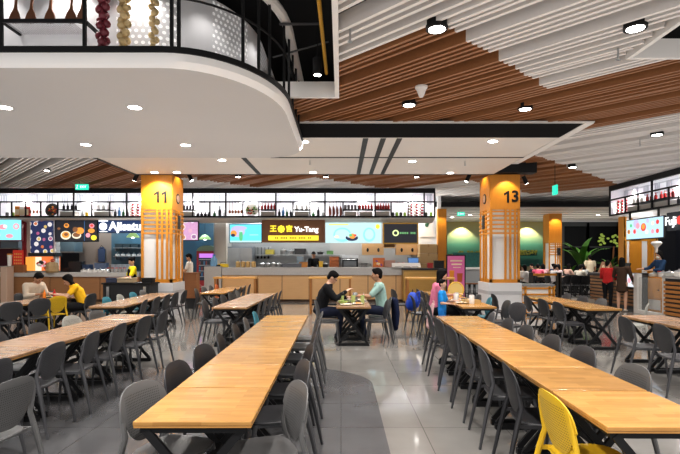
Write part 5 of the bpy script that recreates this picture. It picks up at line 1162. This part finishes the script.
STAND = dict(pel=(0, 0, .93), che=(0, .0, 1.27), neck=(0, .0, 1.45), head=(0, .02, 1.59), hipL=(-.09, 0, .90), kneL=(-.10, .02, .49), ankL=(-.10, -.01, .08), hipR=(.09, 0, .90), kneR=(.10, .02, .49), ankR=(.10, -.01, .08), shL=(-.18, 0, 1.38), elL=(-.24, -.02, 1.10), wrL=(-.23, .10, .87), shR=(.18, 0, 1.38), elR=(.24, -.02, 1.10), wrR=(.23, .10, .87))
SIT = dict(pel=(0, -.02, .55), che=(0, .04, .87), neck=(0, .09, 1.05), head=(0, .13, 1.18), hipL=(-.09, 0, .53), kneL=(-.12, .40, .53), ankL=(-.13, .34, .08), hipR=(.09, 0, .53), kneR=(.12, .40, .53), ankR=(.13, .34, .08), shL=(-.18, .05, .98), elL=(-.25, .18, .76), wrL=(-.14, .40, .80), shR=(.18, .05, .98), elR=(.25, .18, .76), wrR=(.14, .40, .80))
def person(lab, loc, rz, base, ch={}, scale=1., skin=SKIN, top=None, topm=None, sleeve=.5, bottom='trousers', botm=None, hair='short', yaw=0, pitch=0, vox=.010, mask=False, hem=0., shoe=BLACKM, group=None, hairm=None, glasses=False, build=1.):
    J = {k: Vector(v) for k, v in dict(base, **ch).items()}
    o = thing('person', lab, 'person', loc, rz, group); o.scale = (scale,)*3
    hq = Matrix.Rotation(R(yaw), 3, 'Z') @ Matrix.Rotation(R(pitch), 3, 'X')
    H = J['head']
    def hp(x, y, z): return H+hq @ Vector((x, y, z))
    m = MB(); w = build
    spine = (J['che']-J['pel']).normalized()
    # trunk
    chain(m, [(J['pel'], (.155*w, .11*w, .10)), (J['pel'].lerp(J['che'], .5), (.135*w, .095*w, .10)), (J['che'], (.16*w, .11*w, .11)), (J['che'].lerp(J['neck'], .55), (.15*w, .085, .06)), (J['neck'], .055), (H+(J['neck']-H)*.5, .052)])
    for s, S in ((-1, 'L'), (1, 'R')):
        chain(m, [(J['che'].lerp(J['neck'], .5), .07), (J['sh'+S], .062)]); chain(m, [(J['sh'+S], .055*w), (J['el'+S], .041), (J['wr'+S], .027)])
        chain(m, [(J['hip'+S], .085*w), (J['kne'+S], .055), (J['kne'+S].lerp(J['ank'+S], .35), .053), (J['ank'+S], .034)])
        A = J['ank'+S]; fwd = Vector((.02*s, 1, 0)); chain(m, [(A+Vector((0, -.03, -.04)), (.035, .04, .035)), (A+fwd*.13+Vector((0, 0, -.05)), (.04, .05, .025))])
        # hand: palm, four unequal fingers and a side thumb
        W = J['wr'+S]; d = (W-J['el'+S]).normalized(); up = Vector((0, 0, 1)); side = d.cross(up); side = side.normalized() if side.length > .2 else Vector((s, 0, 0)); nrm = side.cross(d).normalized()
        fr = max(.0085, vox*.95)
        P = W+d*.05
        for t in (-.024, -.008, .008, .024): chain(m, [(W+d*.01+side*t*.6, .018), (P+d*.03+side*t, .014)])
        for t, L in ((-.033, .062), (-.011, .075), (.011, .08), (.033, .07)):
            a = P+d*.035+side*t; b_ = a+d*L*.55-nrm*.006+side*t*.25; c_ = b_+d*L*.40-nrm*.026; chain(m, [(a, fr*1.05), (b_, fr), (c_, fr*.9)])
        th = -s; tb = W+d*.025+side*th*.025; chain(m, [(tb, fr*1.2), (tb+side*th*.032+d*.03-nrm*.01, fr*1.1), (tb+side*th*.038+d*.058-nrm*.018, fr*.95)])
    # head: cranium, jaw, nose, ears, brow
    m.ell(hp(0, -.01, .03), (.075, .092, .095), rot=hq, n=16, k=12); m.ell(hp(0, .028, -.05), (.055, .058, .062), rot=hq, n=14, k=10); m.ell(hp(0, .035, -.01), (.062, .055, .075), rot=hq, n=14, k=10)
    chain(m, [(hp(0, .088, .015), .010), (hp(0, .105, -.022), .014)])
    for s in (-1, 1): m.ell(hp(s*.078, -.005, -.01), (.012, .024, .033), rot=hq)
    m.ell(hp(0, .075, -.055), (.022, .02, .012), rot=hq)
    body = mesh_obj('body', melt(m, vox, 3), skin, o)
    for s in (-1, 1): MB().ell(hp(s*.03, .083, .006), (.013, .009, .008), rot=hq, n=10, k=7).build('eye', EYE_M, o, smooth=True)
    if not mask: MB().ell(hp(0, .092, -.056), (.022, .008, .007), rot=hq, n=10, k=6).build('mouth', LIP, o, smooth=True)
    else:
        mm = MB(); mm.ell(hp(0, .062, -.048), (.058, .052, .05), rot=hq, n=14, k=10); mm.build('face_mask', mask if not isinstance(mask, bool) else WHITE, o, smooth=True)
    # hair
    hm = hairm or HAIR
    h = MB(); h.ell(hp(0, -.022, .048), (.086, .098, .096), rot=hq, n=18, k=12)
    if hair == 'short': h.ell(hp(0, .035, .105), (.062, .05, .032), rot=hq); h.ell(hp(0, -.06, -.01), (.07, .05, .07), rot=hq)
    if hair in ('long', 'bob'):
        h.ell(hp(0, .03, .105), (.066, .052, .03), rot=hq)
        L = .17 if hair == 'bob' else .36
        for s in (-1, 1): chain(h, [(hp(s*.075, -.015, .03), (.022, .05, .03)), (hp(s*.078, -.03, -L*.75), (.02, .04, .03))])
        chain(h, [(hp(0, -.07, .02), (.075, .045, .06)), (H+hq @ Vector((0, -.075, 0))+Vector((0, 0, -L)), (.085, .03, .04))])
    if hair == 'bun': h.ell(hp(0, -.11, .07), .045); h.ell(hp(0, .03, .105), (.066, .052, .03), rot=hq)
    if hair == 'cap': h.ell(hp(0, .09, .075), (.06, .06, .012), rot=hq)
    mesh_obj('hair', melt(h, .012, 4), hm, o)
    if glasses:
        g = MB()
        for s in (-1, 1): g.tube([hp(s*.032+.022*math.cos(t), .098, .006+.017*math.sin(t)) for t in [2*PI*i/10 for i in range(11)]], .003, 5, cap=False); g.tube([hp(s*.052, .096, .008), hp(s*.08, .0, .01)], .003, 5)
        g.build('glasses', BLACK, o)
    # clothing follows the body
    if topm:
        t = MB(); e = .014
        chain(t, [(J['pel']+Vector((0, 0, hem)), (.168*w, .125*w, .08)), (J['pel'].lerp(J['che'], .5), (.155*w, .118*w, .10)), (J['che'], (.175*w, .125*w, .11)), (J['che'].lerp(J['neck'], .6), (.17*w, .108, .078)), (J['che'].lerp(J['neck'], .86), (.095, .085, .04))])
        if hem < -.1: chain(t, [(J['pel']+Vector((0, 0, hem)), (.19*w, .15*w, .04)), (J['pel'], (.17*w, .125*w, .08))])
        for S in 'LR':
            chain(t, [(J['che'].lerp(J['neck'], .55), .088), (J['sh'+S], .08)])
            a, b_, c_ = J['sh'+S], J['el'+S], J['wr'+S]
            if sleeve <= 1: chain(t, [(a, .076*w), (a.lerp(b_, sleeve), .062)])
            else: chain(t, [(a, .076*w), (b_, .056), (b_.lerp(c_, sleeve-1), .042)])
        mesh_obj(top or 'shirt', melt(t, .013, 4), topm, o)
    if botm:
        t = MB()
        chain(t, [(J['pel']+Vector((0, 0, .03)), (.165*w, .122*w, .06)), (J['pel'], (.165*w, .122*w, .08))])
        for S in 'LR':
            pts = [(J['hip'+S], .10*w), (J['kne'+S], .07), (J['ank'+S], .052)]
            if bottom == 'shorts': pts = [(J['hip'+S], .102*w), (J['hip'+S].lerp(J['kne'+S], .75), .08)]
            chain(t, pts)
        mesh_obj(bottom, melt(t, .014, 4), botm, o)
    for S in 'LR':
        A = J['ank'+S]; t = MB(); chain(t, [(A+Vector((0, -.03, -.03)), (.046, .052, .046)), (A+Vector((0, .05, -.045)), (.046, .06, .035)), (A+Vector((0, .14, -.053)), (.048, .055, .027))]); mesh_obj('shoe', melt(t, .012, 2), shoe, o)
    return o
def cloth(n, c): return mat('cloth_'+n, c, .85, spec=.2, noise=(18, .12))
JEAN = cloth('navy_trousers', (.02, .025, .05)); BLK = cloth('black', (.012, .012, .014))
person('seated man in black long sleeved shirt with glasses eating at the middle table', (-.42, 10.15, 0), -PI/2, SIT, dict(che=(0, .08, .88), neck=(0, .17, 1.08), head=(0, .23, 1.19), shL=(-.18, .12, 1.0), shR=(.18, .12, 1.0), elL=(-.27, .22, .78), wrL=(-.13, .52, .80), elR=(.25, .30, .80), wrR=(.10, .50, .93)), 1.06, SKIN2, topm=BLK, sleeve=1.9, botm=JEAN, hair='short', pitch=-38, glasses=True, build=1.12)
person('seated man in pale green polo shirt facing the man in black', (.86, 10.3, 0), PI/2, SIT, dict(elL=(-.23, .24, .80), wrL=(-.14, .46, .80), elR=(.23, .2, .78), wrR=(.16, .40, .80), head=(0, .10, 1.19), neck=(0, .06, 1.06)), 1.10, SKIN, topm=cloth('pale_green', (.30, .44, .40)), sleeve=.8, botm=JEAN, hair='short', pitch=-6)
person('woman in pink t-shirt seated beside the small boy', (1.98, 10.3, 0), -PI/2, SIT, dict(head=(0, .13, 1.19), elL=(-.24, .2, .78), wrL=(-.12, .42, .82), elR=(.25, .08, .72), wrR=(.16, .30, .70)), 1.09, SKIN2, topm=cloth('pink', (.62, .20, .30)), sleeve=.75, botm=BLK, hair='bob', yaw=-5, pitch=-15)
person('small boy in bright blue shirt and shorts standing before the woman in pink', (1.98, 9.6, 0), -PI/2+R(-25), STAND, dict(elL=(-.25, .08, 1.12), wrL=(-.16, .30, 1.16), elR=(.25, .05, 1.12), wrR=(.17, .26, 1.10), shL=(-.16, 0, 1.36), shR=(.16, 0, 1.36), head=(0, .02, 1.62)), .715, SKIN2, topm=cloth('bright_blue', (.02, .24, .58)), sleeve=.75, bottom='shorts', botm=cloth('blue_shorts', (.02, .18, .5)), hair='short', yaw=-20, build=.95)
person('seated man in cream shirt looking down at far left table', (-7.25, 11.45, 0), -PI/2+R(-20), SIT, dict(che=(0, .06, .86), neck=(0, .16, 1.03), head=(0, .23, 1.13), shL=(-.18, .1, .97), shR=(.18, .1, .97)), 1.06, SKIN, topm=cloth('cream', (.55, .47, .38)), sleeve=1.7, botm=BLK, hair='short', pitch=-40, build=1.1)
person('seated woman in yellow top leaning over the far left table', (-6.02, 11.45, 0), PI/2+R(25), SIT, dict(che=(0, .10, .85), neck=(0, .22, 1.0), head=(0, .29, 1.10), shL=(-.17, .16, .95), shR=(.17, .16, .95), elL=(-.26, .3, .76), wrL=(-.14, .5, .80), elR=(.26, .3, .76), wrR=(.12, .52, .80)), 1.05, SKIN2, topm=cloth('yellow', (.72, .42, .02)), sleeve=.6, botm=BLK, hair='bob', pitch=-35)
person('standing staff member in black and bright yellow behind the black cart', (-6.15, 14.45, 0), PI/2+R(35), STAND, dict(elL=(-.25, .12, 1.12), wrL=(-.2, .36, 1.08), elR=(.25, .1, 1.12), wrR=(.18, .36, 1.06)), .99, SKIN2, topm=cloth('vivid_yellow', (.75, .62, .02)), sleeve=.7, botm=BLK, hair='bun', pitch=-20, yaw=20)
kv = [o for o in COL.objects if o.name.startswith('person')][-1]
person('man in white t-shirt standing right of column 11 reading his phone', (-5.56, 18.0, 0), R(95), STAND, dict(elL=(-.24, .1, 1.12), wrL=(-.1, .32, 1.18), elR=(.24, .1, 1.12), wrR=(.1, .32, 1.18)), 1.07, SKIN, topm=cloth('white', (.68, .64, .58)), sleeve=.6, botm=JEAN, hair='short', pitch=-25)
person('cook in black standing in the middle kitchen behind the counter', (ax(313.5, 20.6), 20.6, KF), R(-150), STAND, dict(elL=(-.25, .1, 1.1), wrL=(-.15, .32, 1.08), elR=(.25, .1, 1.1), wrR=(.15, .32, 1.08)), 1.02, SKIN, topm=BLK, sleeve=1.5, botm=BLK, hair='cap', pitch=-15)
person('person in red jacket and black trousers standing at the right counter with a phone', (8.98, 16.5, 0), -PI/2+R(35), STAND, dict(elL=(-.26, .05, 1.10), wrL=(-.12, .30, 1.04), elR=(.26, .05, 1.10), wrR=(.12, .30, 1.04)), .93, SKIN2, topm=cloth('red', (.50, .03, .03)), sleeve=1.9, botm=BLK, hair='short', yaw=-10, mask=BLACKM, build=1.15)
person('woman in dark brown coat with bare legs and long hair at the right counter', (8.80, 15.35, 0), -PI/2+R(45), STAND, dict(elR=(.26, .03, 1.12), wrR=(.26, .22, .95), elL=(-.26, .08, 1.12), wrL=(-.18, .3, 1.05)), .985, SKIN2, top='coat', topm=cloth('dark_brown', (.060, .036, .024)), sleeve=1.85, hair='long', hem=-.26, build=.95, shoe=mat('shoe_pale', (.5, .45, .4), .6))
person('masked till clerk with dark hair behind the right counter', (10.15, 15.6, .15), PI/2, STAND, dict(elL=(-.25, .15, 1.14), wrL=(-.15, .42, 1.12), elR=(.25, .2, 1.16), wrR=(.2, .46, 1.16)), 1.02, SKIN2, topm=cloth('navy', (.02, .05, .11)), sleeve=1.6, botm=BLK, hair='bob', mask=True, pitch=-15)
person('man in cream shirt standing with his back turned by the banana plant', (ax(590, 23), 23, .15), R(-8), STAND, {}, .98, SKIN, topm=cloth('cream2', (.62, .54, .40)), sleeve=.6, botm=BLK, hair='short', vox=.012, build=1.15)
# far diners on the raised floor
FD = [(522, 20.0, 'white', (.65, .63, .6), 'bob', 90, 'diner in white at the left edge of the far dining crowd'), (527.5, 19.2, 'white2', (.6, .58, .56), 'bob', 60, 'diner in white with dark hair, nearest on the left of the far crowd'), (534, 23.5, 'dkgrey', (.05, .05, .06), 'short', 100, 'diner in dark top beside the pink one in the far crowd'), (538, 22, 'hotpink', (.65, .12, .2), 'short', -20, 'diner in hot pink top in the far crowd'), (544, 23, 'rose', (.5, .3, .32), 'bob', 0, 'diner in dusty rose top in the far crowd'), (551.5, 23.8, 'navyfar', (.03, .04, .08), 'bun', -90, 'diner in navy, head highest in the far crowd'), (553, 20.2, 'lilac', (.62, .58, .58), 'short', -80, 'diner in pale top right of the wooden partition rail'), (561, 21.4, 'pinkw', (.62, .50, .52), 'bob', 80, 'diner in pale pink top before the banana plant'), (567, 23.0, 'peach', (.5, .33, .27), 'bob', -70, 'diner in peach top leaning by the banana plant'), (579, 20.3, 'cream3', (.6, .56, .48), 'short', -60, 'diner in cream top at the black far table'), (585, 22.0, 'greyf', (.45, .45, .44), 'bob', 20, 'diner in light grey left of the standing man')]
for px, D, nm, c, hr, rz, lab in FD:
    s = .97; person(lab, (ax(px, D), D, .15), R(rz), SIT, {}, s, SKIN2, topm=cloth(nm, c), sleeve=.7, botm=BLK, hair=hr, vox=.013, pitch=-12, group='far diners')
    if D < 24: chair(ax(px, D)-.04*math.sin(-R(rz)), D-.04*math.cos(R(rz)), R(rz), 'black', 'near black chair under the '+' '.join(lab.split()[:9]), False, .15)

# dark vest of the cart worker
pv = kv; m = MB(); chain(m, [((0, .01, .98), (.178, .135, .08)), ((0, .01, 1.20), (.175, .13, .10)), ((0, .03, 1.33), (.12, .115, .07))]); mesh_obj('apron', melt(m, .013, 3), BLK, pv)

# ================================================================== belongings
def on_table(mk, key, x, y, lab, cat, g, z=.75): return put(key, mk, (x, y, z), lab, cat, g)
BL = mat('backpack_blue', (.01, .06, .42), .6)
o = thing('backpack', 'bright blue backpack hanging on a chair left of the woman in pink', 'backpack', (1.60, 10.95, .5)); m = MB(); m.ell((0, 0, .2), (.13, .17, .22), n=16, k=10); m.ell((-.06, 0, .14), (.10, .13, .14), n=14, k=8); mesh_obj('bag_body', melt(m, .012, 3), BL, o)
for s in (-1, 1): MB().tube([(.08, s*.08, .38), (.14, s*.08, .42), (.16, s*.08, .25), (.10, s*.09, .08)], .014, 6).build('strap', BL, o)
MB().tube([(0, -.04, .41), (0, 0, .46), (0, .04, .41)], .01, 6).build('handle', BLACK, o)
o = thing('handbag', 'pale pink cloth bag hanging on a chair back beside the boy', 'bag', (1.66, 9.0, .36)); m = MB(); chain(m, [((-.03, 0, .06), (.07, .15, .06)), ((-.02, 0, .30), (.05, .12, .08)), ((.03, 0, .44), (.03, .08, .05))]); mesh_obj('bag_body', melt(m, .012, 3), cloth('pale_pink', (.55, .36, .36)), o); MB().tube([(.03, -.07, .44), (.04, -.03, .52), (.04, .03, .52), (.03, .07, .44)], .012, 6).build('handle', cloth('pale_pink', (.5, .3, .3)), o)
o = thing('jacket', 'navy jacket hung over the chair back of the man in pale green', 'jacket', (1.10, 10.3, .12)); m = MB(); chain(m, [((0, 0, .68), (.05, .22, .05)), ((.02, 0, .40), (.06, .20, .10)), ((.04, .02, .10), (.07, .18, .08))]); mesh_obj('jacket_body', melt(m, .012, 3), cloth('navy_jacket', (.012, .018, .05)), o)
for s in (-1, 1):
    m = MB(); chain(m, [((.03, s*.18, .66), .06), ((.06, s*.21, .4), .055), ((.05, s*.2, .18), .045)]); mesh_obj('sleeve', melt(m, .012, 2), cloth('navy_jacket', (.012, .018, .05)), o)
PLT = mat('plate_white', (.72, .71, .68), .25)
def mk_dish(fm_):
    def f():
        o = MB().lathe((0, 0, 0), [(.05, 0), (.07, .006), (.12, .02), (.118, .024), (.065, .012)], 18).build('plate', PLT, smooth=True); m = MB()
        for k in range(9): m.ell((random.uniform(-.06, .06), random.uniform(-.06, .06), .02), (.028, .024, .015), n=7, k=5)
        m.build('food', fm_, o, smooth=True); return o
    return f
def mk_cup(mm, h=.13, r=.035):
    def f():
        o = MB().lathe((0, 0, 0), [(r*.8, 0), (r, h), (r*.94, h), (r*.78, .006)], 12).build('drink_glass', mat('glass_pale', (.42, .5, .2), .1), smooth=True); MB().lathe((0, 0, .008), [(r*.76, 0), (r*.93, h*.85)], 12).build('drink', mm, o, smooth=True); MB().tube([(0, 0, .02), (.025, 0, h+.06)], .004, 5).build('straw', fc[5], o); return o
    return f
LIME = mat('drink_lime', (.30, .42, .06), .2)
for i, (x, y) in enumerate(((.10, 9.55), (.33, 9.75), (.2, 10.25), (.42, 10.5), (.08, 10.75))): on_table(mk_dish((fc[3], fc[4], fc[1], fc[3], fc[2])[i]), 'ds%d' % i, x, y, ('plate of pale rice at the near end of the men\'s table', 'plate of orange food in front of the man in pale green', 'plate of greens between the two men', 'second cream plate further back on the men\'s table', 'plate of dark food at the far end of the men\'s table')[i], 'plate', 'plates on the men\'s table')
for i, (x, y) in enumerate(((.02, 9.95), (.25, 9.95), (.44, 10.0))): on_table(mk_cup(LIME, .16, .045), 'lime', x, y, f'glass of green drink on the men\'s table, {ORD[i]} from left', 'glass', 'green drinks')
o = thing('bowl', 'green bowl at the left edge of the men\'s table', 'bowl', (.04, 9.72, .75)); MB().lathe((0, 0, 0), [(.04, 0), (.08, .03), (.10, .07), (.094, .07), (.07, .03)], 18).build('bowl_body', mat('bowl_green', (.35, .42, .12), .3), o, smooth=True); MB().ell((0, 0, .05), (.085, .085, .02)).build('soup', fc[1], o)
o = put('ctl', mk_can(STEEL), (.30, 10.4, .75), 'steel condiment tin with napkins on the men\'s table', 'tin', 'condiments')
for i, (x, y) in enumerate(((2.45, 9.95), (2.62, 10.2), (2.5, 10.6), (2.7, 10.8))): on_table(mk_dish((fc[3], fc[0], fc[4], fc[2])[i]), 'dt%d' % i, x, y, ('plate of cream food in front of the boy', 'plate of red food beside the boy', 'plate of orange food by the woman in pink', 'plate of dark food past the woman in pink')[i], 'plate', 'plates on the boy\'s table')
for i, (x, y) in enumerate(((2.38, 10.15), (2.6, 9.75), (2.45, 10.4))): on_table(mk_can((PLT, fc[5], STEEL)[i]), 'pc%d' % i, x, y, ('white cup before the boy', 'white tin at the near end of the boy\'s table', 'steel tin near the woman in pink')[i], 'cup', 'cups on the boy\'s table')
o = thing('basket', 'shallow tan food basket on the boy\'s table', 'basket', (2.66, 10.02, .75)); MB().b2(-.16, .16, -.11, .11, 0, .012).b2(-.17, -.16, -.12, .12, 0, .07).b2(.16, .17, -.12, .12, 0, .07).b2(-.17, .17, -.12, -.11, 0, .07).b2(-.17, .17, .11, .12, 0, .07).build('basket_body', BAM, o); MB().ell((0, 0, .04), (.13, .08, .03)).build('food', fc[3], o)
o = thing('round_tray', 'round yellow wicker tray standing upright behind the boy', 'tray', (2.58, 11.0, .75)); q = Matrix.Rotation(PI/2, 3, 'X'); MB().lathe((0, 0, .21), [(.155, -.012), (.175, -.025), (.185, .0), (.17, .008), (.155, .0)], 28, mtx=q, cap=False).build('tray_rim', mat('wicker_yellow', (.65, .42, .06), .5), o, smooth=True); MB().lathe((0, 0, .21), [(.16, -.008), (.16, .0)], 24, mtx=q).build('tray_center', mat('wicker_pale', (.55, .42, .15), .6), o); MB().b2(-.1, .1, -.04, .04, 0, .012).build('foot', BAM, o)
for i, (x, y) in enumerate(((1.5, 0), )): pass
def mk_sauce(mm):
    def f():
        o = MB().lathe((0, 0, 0), [(.03, 0), (.033, .01), (.033, .12), (.018, .16)], 12).build('sauce_bottle', mm, smooth=True); MB().lathe((0, 0, .16), [(.014, 0), (.006, .05)], 10).build('nozzle', mm, o); return o
    return f
on_table(mk_sauce(mat('sauce_orange', (.7, .22, .02), .3)), 'so', -6.72, 11.1, 'orange sauce bottle on the far left table', 'bottle', 'sauce bottles'); on_table(mk_sauce(mat('sauce_red', (.6, .03, .03), .3)), 'sr', -6.58, 11.25, 'red sauce bottle on the far left table', 'bottle', 'sauce bottles')
for i, (x, y) in enumerate(((-6.85, 11.5), (-6.5, 11.55), (-6.62, 11.9))): on_table(mk_dish((fc[3], fc[2], fc[4])[i]), 'du%d' % i, x, y, ('plate in front of the man in cream', 'plate in front of the woman in yellow', 'plate of orange food behind the sauce bottles')[i], 'plate', 'plates on the far left table')
def mk_phone():
    o = MB().b2(-.036, .036, -.075, .075, 0, .009).build('phone', BLACK, bevel=.003); MB().b2(-.033, .033, -.07, .07, .009, .0105).build('phone_screen', glow('phone_glow', (.2, .25, .35), .6), o); return o
o = put('ph', mk_phone, (9.25, 16.72, .99), 'dark phone held by the person in the red jacket', 'phone', 'phones'); o.rotation_euler = (R(30), 0, -PI/2)
o = put('ph', mk_phone, (-5.94, 18.0, 1.27), 'dark phone held by the man in white t-shirt', 'phone', 'phones'); o.rotation_euler = (R(40), 0, PI/2)

# ================================================================== far right dining corner
struct(MB().b2(ax(553, 18.0), 20.8, 19.2-.9, 29.0, 0, .15).build('floor.002', mat('platform_top', (.30, .28, .26), .3))); struct(MB().b2(ax(553, 18.2), 9.6, 18.26, 18.3, 0, .16).build('trim_11', mat('platform_edge', (.55, .50, .43), .5)))
o = thing('partition_cabinet', 'low white partition cabinet with orange lattice right of column 13', 'cabinet', (ax(537.5, 14.2), 14.2, 0)); w = .47
MB().b2(-w+.02, w-.02, .02, .4, .05, .86).build('core_panel', WHITE, o); MB().b2(-w-.02, w+.02, -.02, .42, .86, .92).build('stone_top', mat('stone_grey', (.22, .23, .24), .4), o); f = MB()
for x in (-w, -w+.12, w-.12, w): f.b2(x-.03, x+.03, -.015, .04, 0, .86)
for z in (.08, .38, .62, .8): f.b2(-w, w, -.015, .04, z-.025, z+.025)
f.build('lattice', ORANGE, o)
def fence(px0, px1, D, lab, top_m, bars=True):
    x0, x1 = ax(px0, D), ax(px1, D); o = thing('partition_rail', lab, 'partition', ((x0+x1)/2, D, .15)); w = (x1-x0)/2
    for s in (-1, 1): MB().b2(s*w-.06, s*w+.06, -.06, .06, 0, .98).build('post', mat('post_dark', (.04, .035, .03), .5), o)
    if bars: MB().b2(-w, w, -.04, .04, .86, .94).build('top_rail', top_m, o)
    b_ = MB(); n = int(w*2/.13)
    for k in range(0): b_.b2(-w+2*w*k/n-.012, -w+2*w*k/n+.012, -.012, .012, .12, .86)
    b_.b2(-w, w, -.02, .02, .1, .14).b2(-w, w, -.012, .012, .5, .53).build('bars', BLACK, o)
fence(531, 558, 18.9, 'wooden topped black partition rail before the far diners', ORANGE); fence(559.5, 597, 18.9, 'all black partition rail with two posts before the far tables', BLACK, False)
for i, (px, D) in enumerate(((541, 22.3), (548, 21.0), (571, 21.9), (583, 21.0))):
    o = table(ax(px, D), D, 0, ('wood topped table in the far crowd behind the partition, left one', 'wood topped table in the far crowd behind the partition, right one', 'table by the banana plant in the far corner', 'table in front of the standing man in the far corner')[i]); o.location.z = .15
for i, (px, D) in enumerate(((566, 19.6), (572, 19.5), (578, 19.6), (584, 19.5), (590, 19.6), (569, 20.6), (580, 20.4), (592, 20.6))):
    chair(ax(px, D), D, R((0, 10, -5, 5, -10, 180, 170, 185)[i]), 'black', 'near black chair behind the all black rail, %s from left in its %s line' % (ORD[i if i < 5 else i-5], 'front' if i < 5 else 'rear'), False, .15)
# stools behind the poster
def mk_stool():
    o = thing('stool', 'x', 'stool'); MB().lathe((0, 0, .62), [(.16, 0), (.18, .02), (.17, .05)], 14).build('seat', WALN, o, smooth=True)
    for a in range(4): MB().tube([(.12*math.cos(a*PI/2+.78), .12*math.sin(a*PI/2+.78), .62), (.19*math.cos(a*PI/2+.78), .19*math.sin(a*PI/2+.78), 0)], .014, 6).build('leg', BLACK, o)
    MB().tube([(.16*math.cos(t), .16*math.sin(t), .25) for t in [2*PI*i/14 for i in range(15)]], .01, 5).build('foot_ring', BLACK, o); return o
for i, px in enumerate((462, 467, 472, 477)): put('stool', mk_stool, (ax(px, 20.), 20., 0), f'dark stool beside the magenta poster, {ORD[i]} from left', 'stool', 'stools in the far hall')
o = thing('display_counter', 'grey far counter with dark green backdrop behind the stools', 'counter', (ax(471, 26), 26, 0)); MB().b2(-.8, .8, 0, .6, 0, 1.1).build('front', GREYP, o); MB().b2(-.85, .85, -.03, .63, 1.1, 1.2).build('worktop', WHITE, o)
MB().b2(-.8, .8, .6, .65, 1.2, 2.0).build('backdrop', hd, o)
# plants
LEAF = mat('banana_leaf', (.055, .16, .02), .5, noise=(3, .4), spec=.25)
def leaf(m, base, ang, lean, L, W, droop=.5):
    """broad pointed leaf on a stalk"""
    p = Vector(base); pts = []
    for i in range(9):
        t = i/8; el = lean-droop*t*t; r = L*t
        pts.append(p+Vector((math.cos(ang)*math.sin(R(90)-el)*r, math.sin(ang)*math.sin(R(90)-el)*r, math.sin(el)*r)))
    sd = Vector((-math.sin(ang), math.cos(ang), 0)); vs = []; fs = []
    for i, q in enumerate(pts):
        t = i/8; w = W*math.sin(PI*min(1, t**.8*1.0))**.8*.5 if t > .12 else .015
        vs += [q-sd*w+Vector((0, 0, -w*.3)), q, q+sd*w+Vector((0, 0, -w*.3))]
    for i in range(8): fs += [(i*3, i*3+1, i*3+4, i*3+3), (i*3+1, i*3+2, i*3+5, i*3+4)]
    m.add(vs, fs)
def plant(name, lab, loc, n, H, L, W, pot_h, leans):
    o = thing(name, lab, 'plant', loc); MB().lathe((0, 0, 0), [(.2, 0), (.28, pot_h), (.25, pot_h), (.22, pot_h-.05)], 18).build('pot', mat('pot_grey', (.2, .2, .2), .6), o, smooth=True)
    MB().lathe((0, 0, pot_h-.06), [(.23, 0), (.23, .02)], 14).build('soil', WALN, o)
    for i in range(n):
        m = MB(); a = i*2.4+.5; b0 = (0, 0, pot_h+H*(.6+.4*((i*37 % 10)/10))); leaf(m, b0, a, R(leans[i % len(leans)]), L*(.8+.3*((i*7) % 5)/5), W); m.build('leaf', LEAF, o, smooth=True)
    MB().tube([(0, 0, pot_h-.05), (.03, .02, pot_h+H*.5), (0, 0, pot_h+H)], .05, 8, .03).build('stem', mat('stem_green', (.2, .3, .06), .5), o, smooth=True)
plant('banana_plant', 'tall banana plant with broad green leaves before the dark windows', (ax(581, 25.5), 25.5, .15), 10, .8, 1.75, .36, .4, (72, 80, 62, 84, 55, 76)); plant('palm_plant', 'smaller green palm at the right of the dark windows', (ax(610, 25), 25, .15), 16, .6, .95, .16, .4, (30, 55, 15, 70)); plant('palm_plant', 'bushy green plant behind the right counter', (10.9, 14.6, .9), 14, .25, .55, .16, .3, (30, 55, 20, 70)); plant('leafy_plant', 'low green plant among the far diners', (ax(572, 24), 24, .15), 12, .5, .6, .14, .4, (30, 60, 15)); 
o = thing('plant_table', 'dark side table carrying the bushy plant', 'table', (10.9, 14.6, 0)); MB().b2(-.3, .3, -.3, .3, .86, .9).build('table_top', BLACKM, o)
for x in (-.25, .25):
    for y in (-.25, .25): MB().b2(x-.02, x+.02, y-.02, y+.02, 0, .86).build('leg', BLACKM, o)
# lit foliage outside the night windows
tf = thing('outdoor_tree', 'pale lit tree foliage seen through the dark windows', 'tree', (ax(612, 28.9), 28.8, 0)); MB().tube([(0, .15, 0), (.1, .1, 2.4)], .05, 6).build('trunk', WALN, tf); m = MB()
for k in range(26): m.ell((random.uniform(-.9, .9), random.uniform(-.1, .1), 2.75+random.uniform(-.35, .35)), (.10, .03, .07), n=6, k=4)
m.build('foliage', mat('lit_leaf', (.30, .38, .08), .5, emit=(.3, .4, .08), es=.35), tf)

# ================================================================== world and render look
w = bpy.data.worlds.new('world'); SC.world = w; w.use_nodes = True; w.node_tree.nodes['Background'].inputs[0].default_value = (1, .98, .965, 1); w.node_tree.nodes['Background'].inputs[1].default_value = 0.9
SC.view_settings.view_transform = 'Standard'; SC.view_settings.look = 'None'; SC.view_settings.exposure = 0.6; SC.view_settings.gamma = .86
SC.cycles.use_denoising = True; SC.cycles.max_bounces = 8; SC.cycles.diffuse_bounces = 4; SC.cycles.glossy_bounces = 3; SC.cycles.transparent_max_bounces = 6
SC.cycles.sample_clamp_indirect = 6; SC.cycles.caustics_reflective = False; SC.cycles.caustics_refractive = False
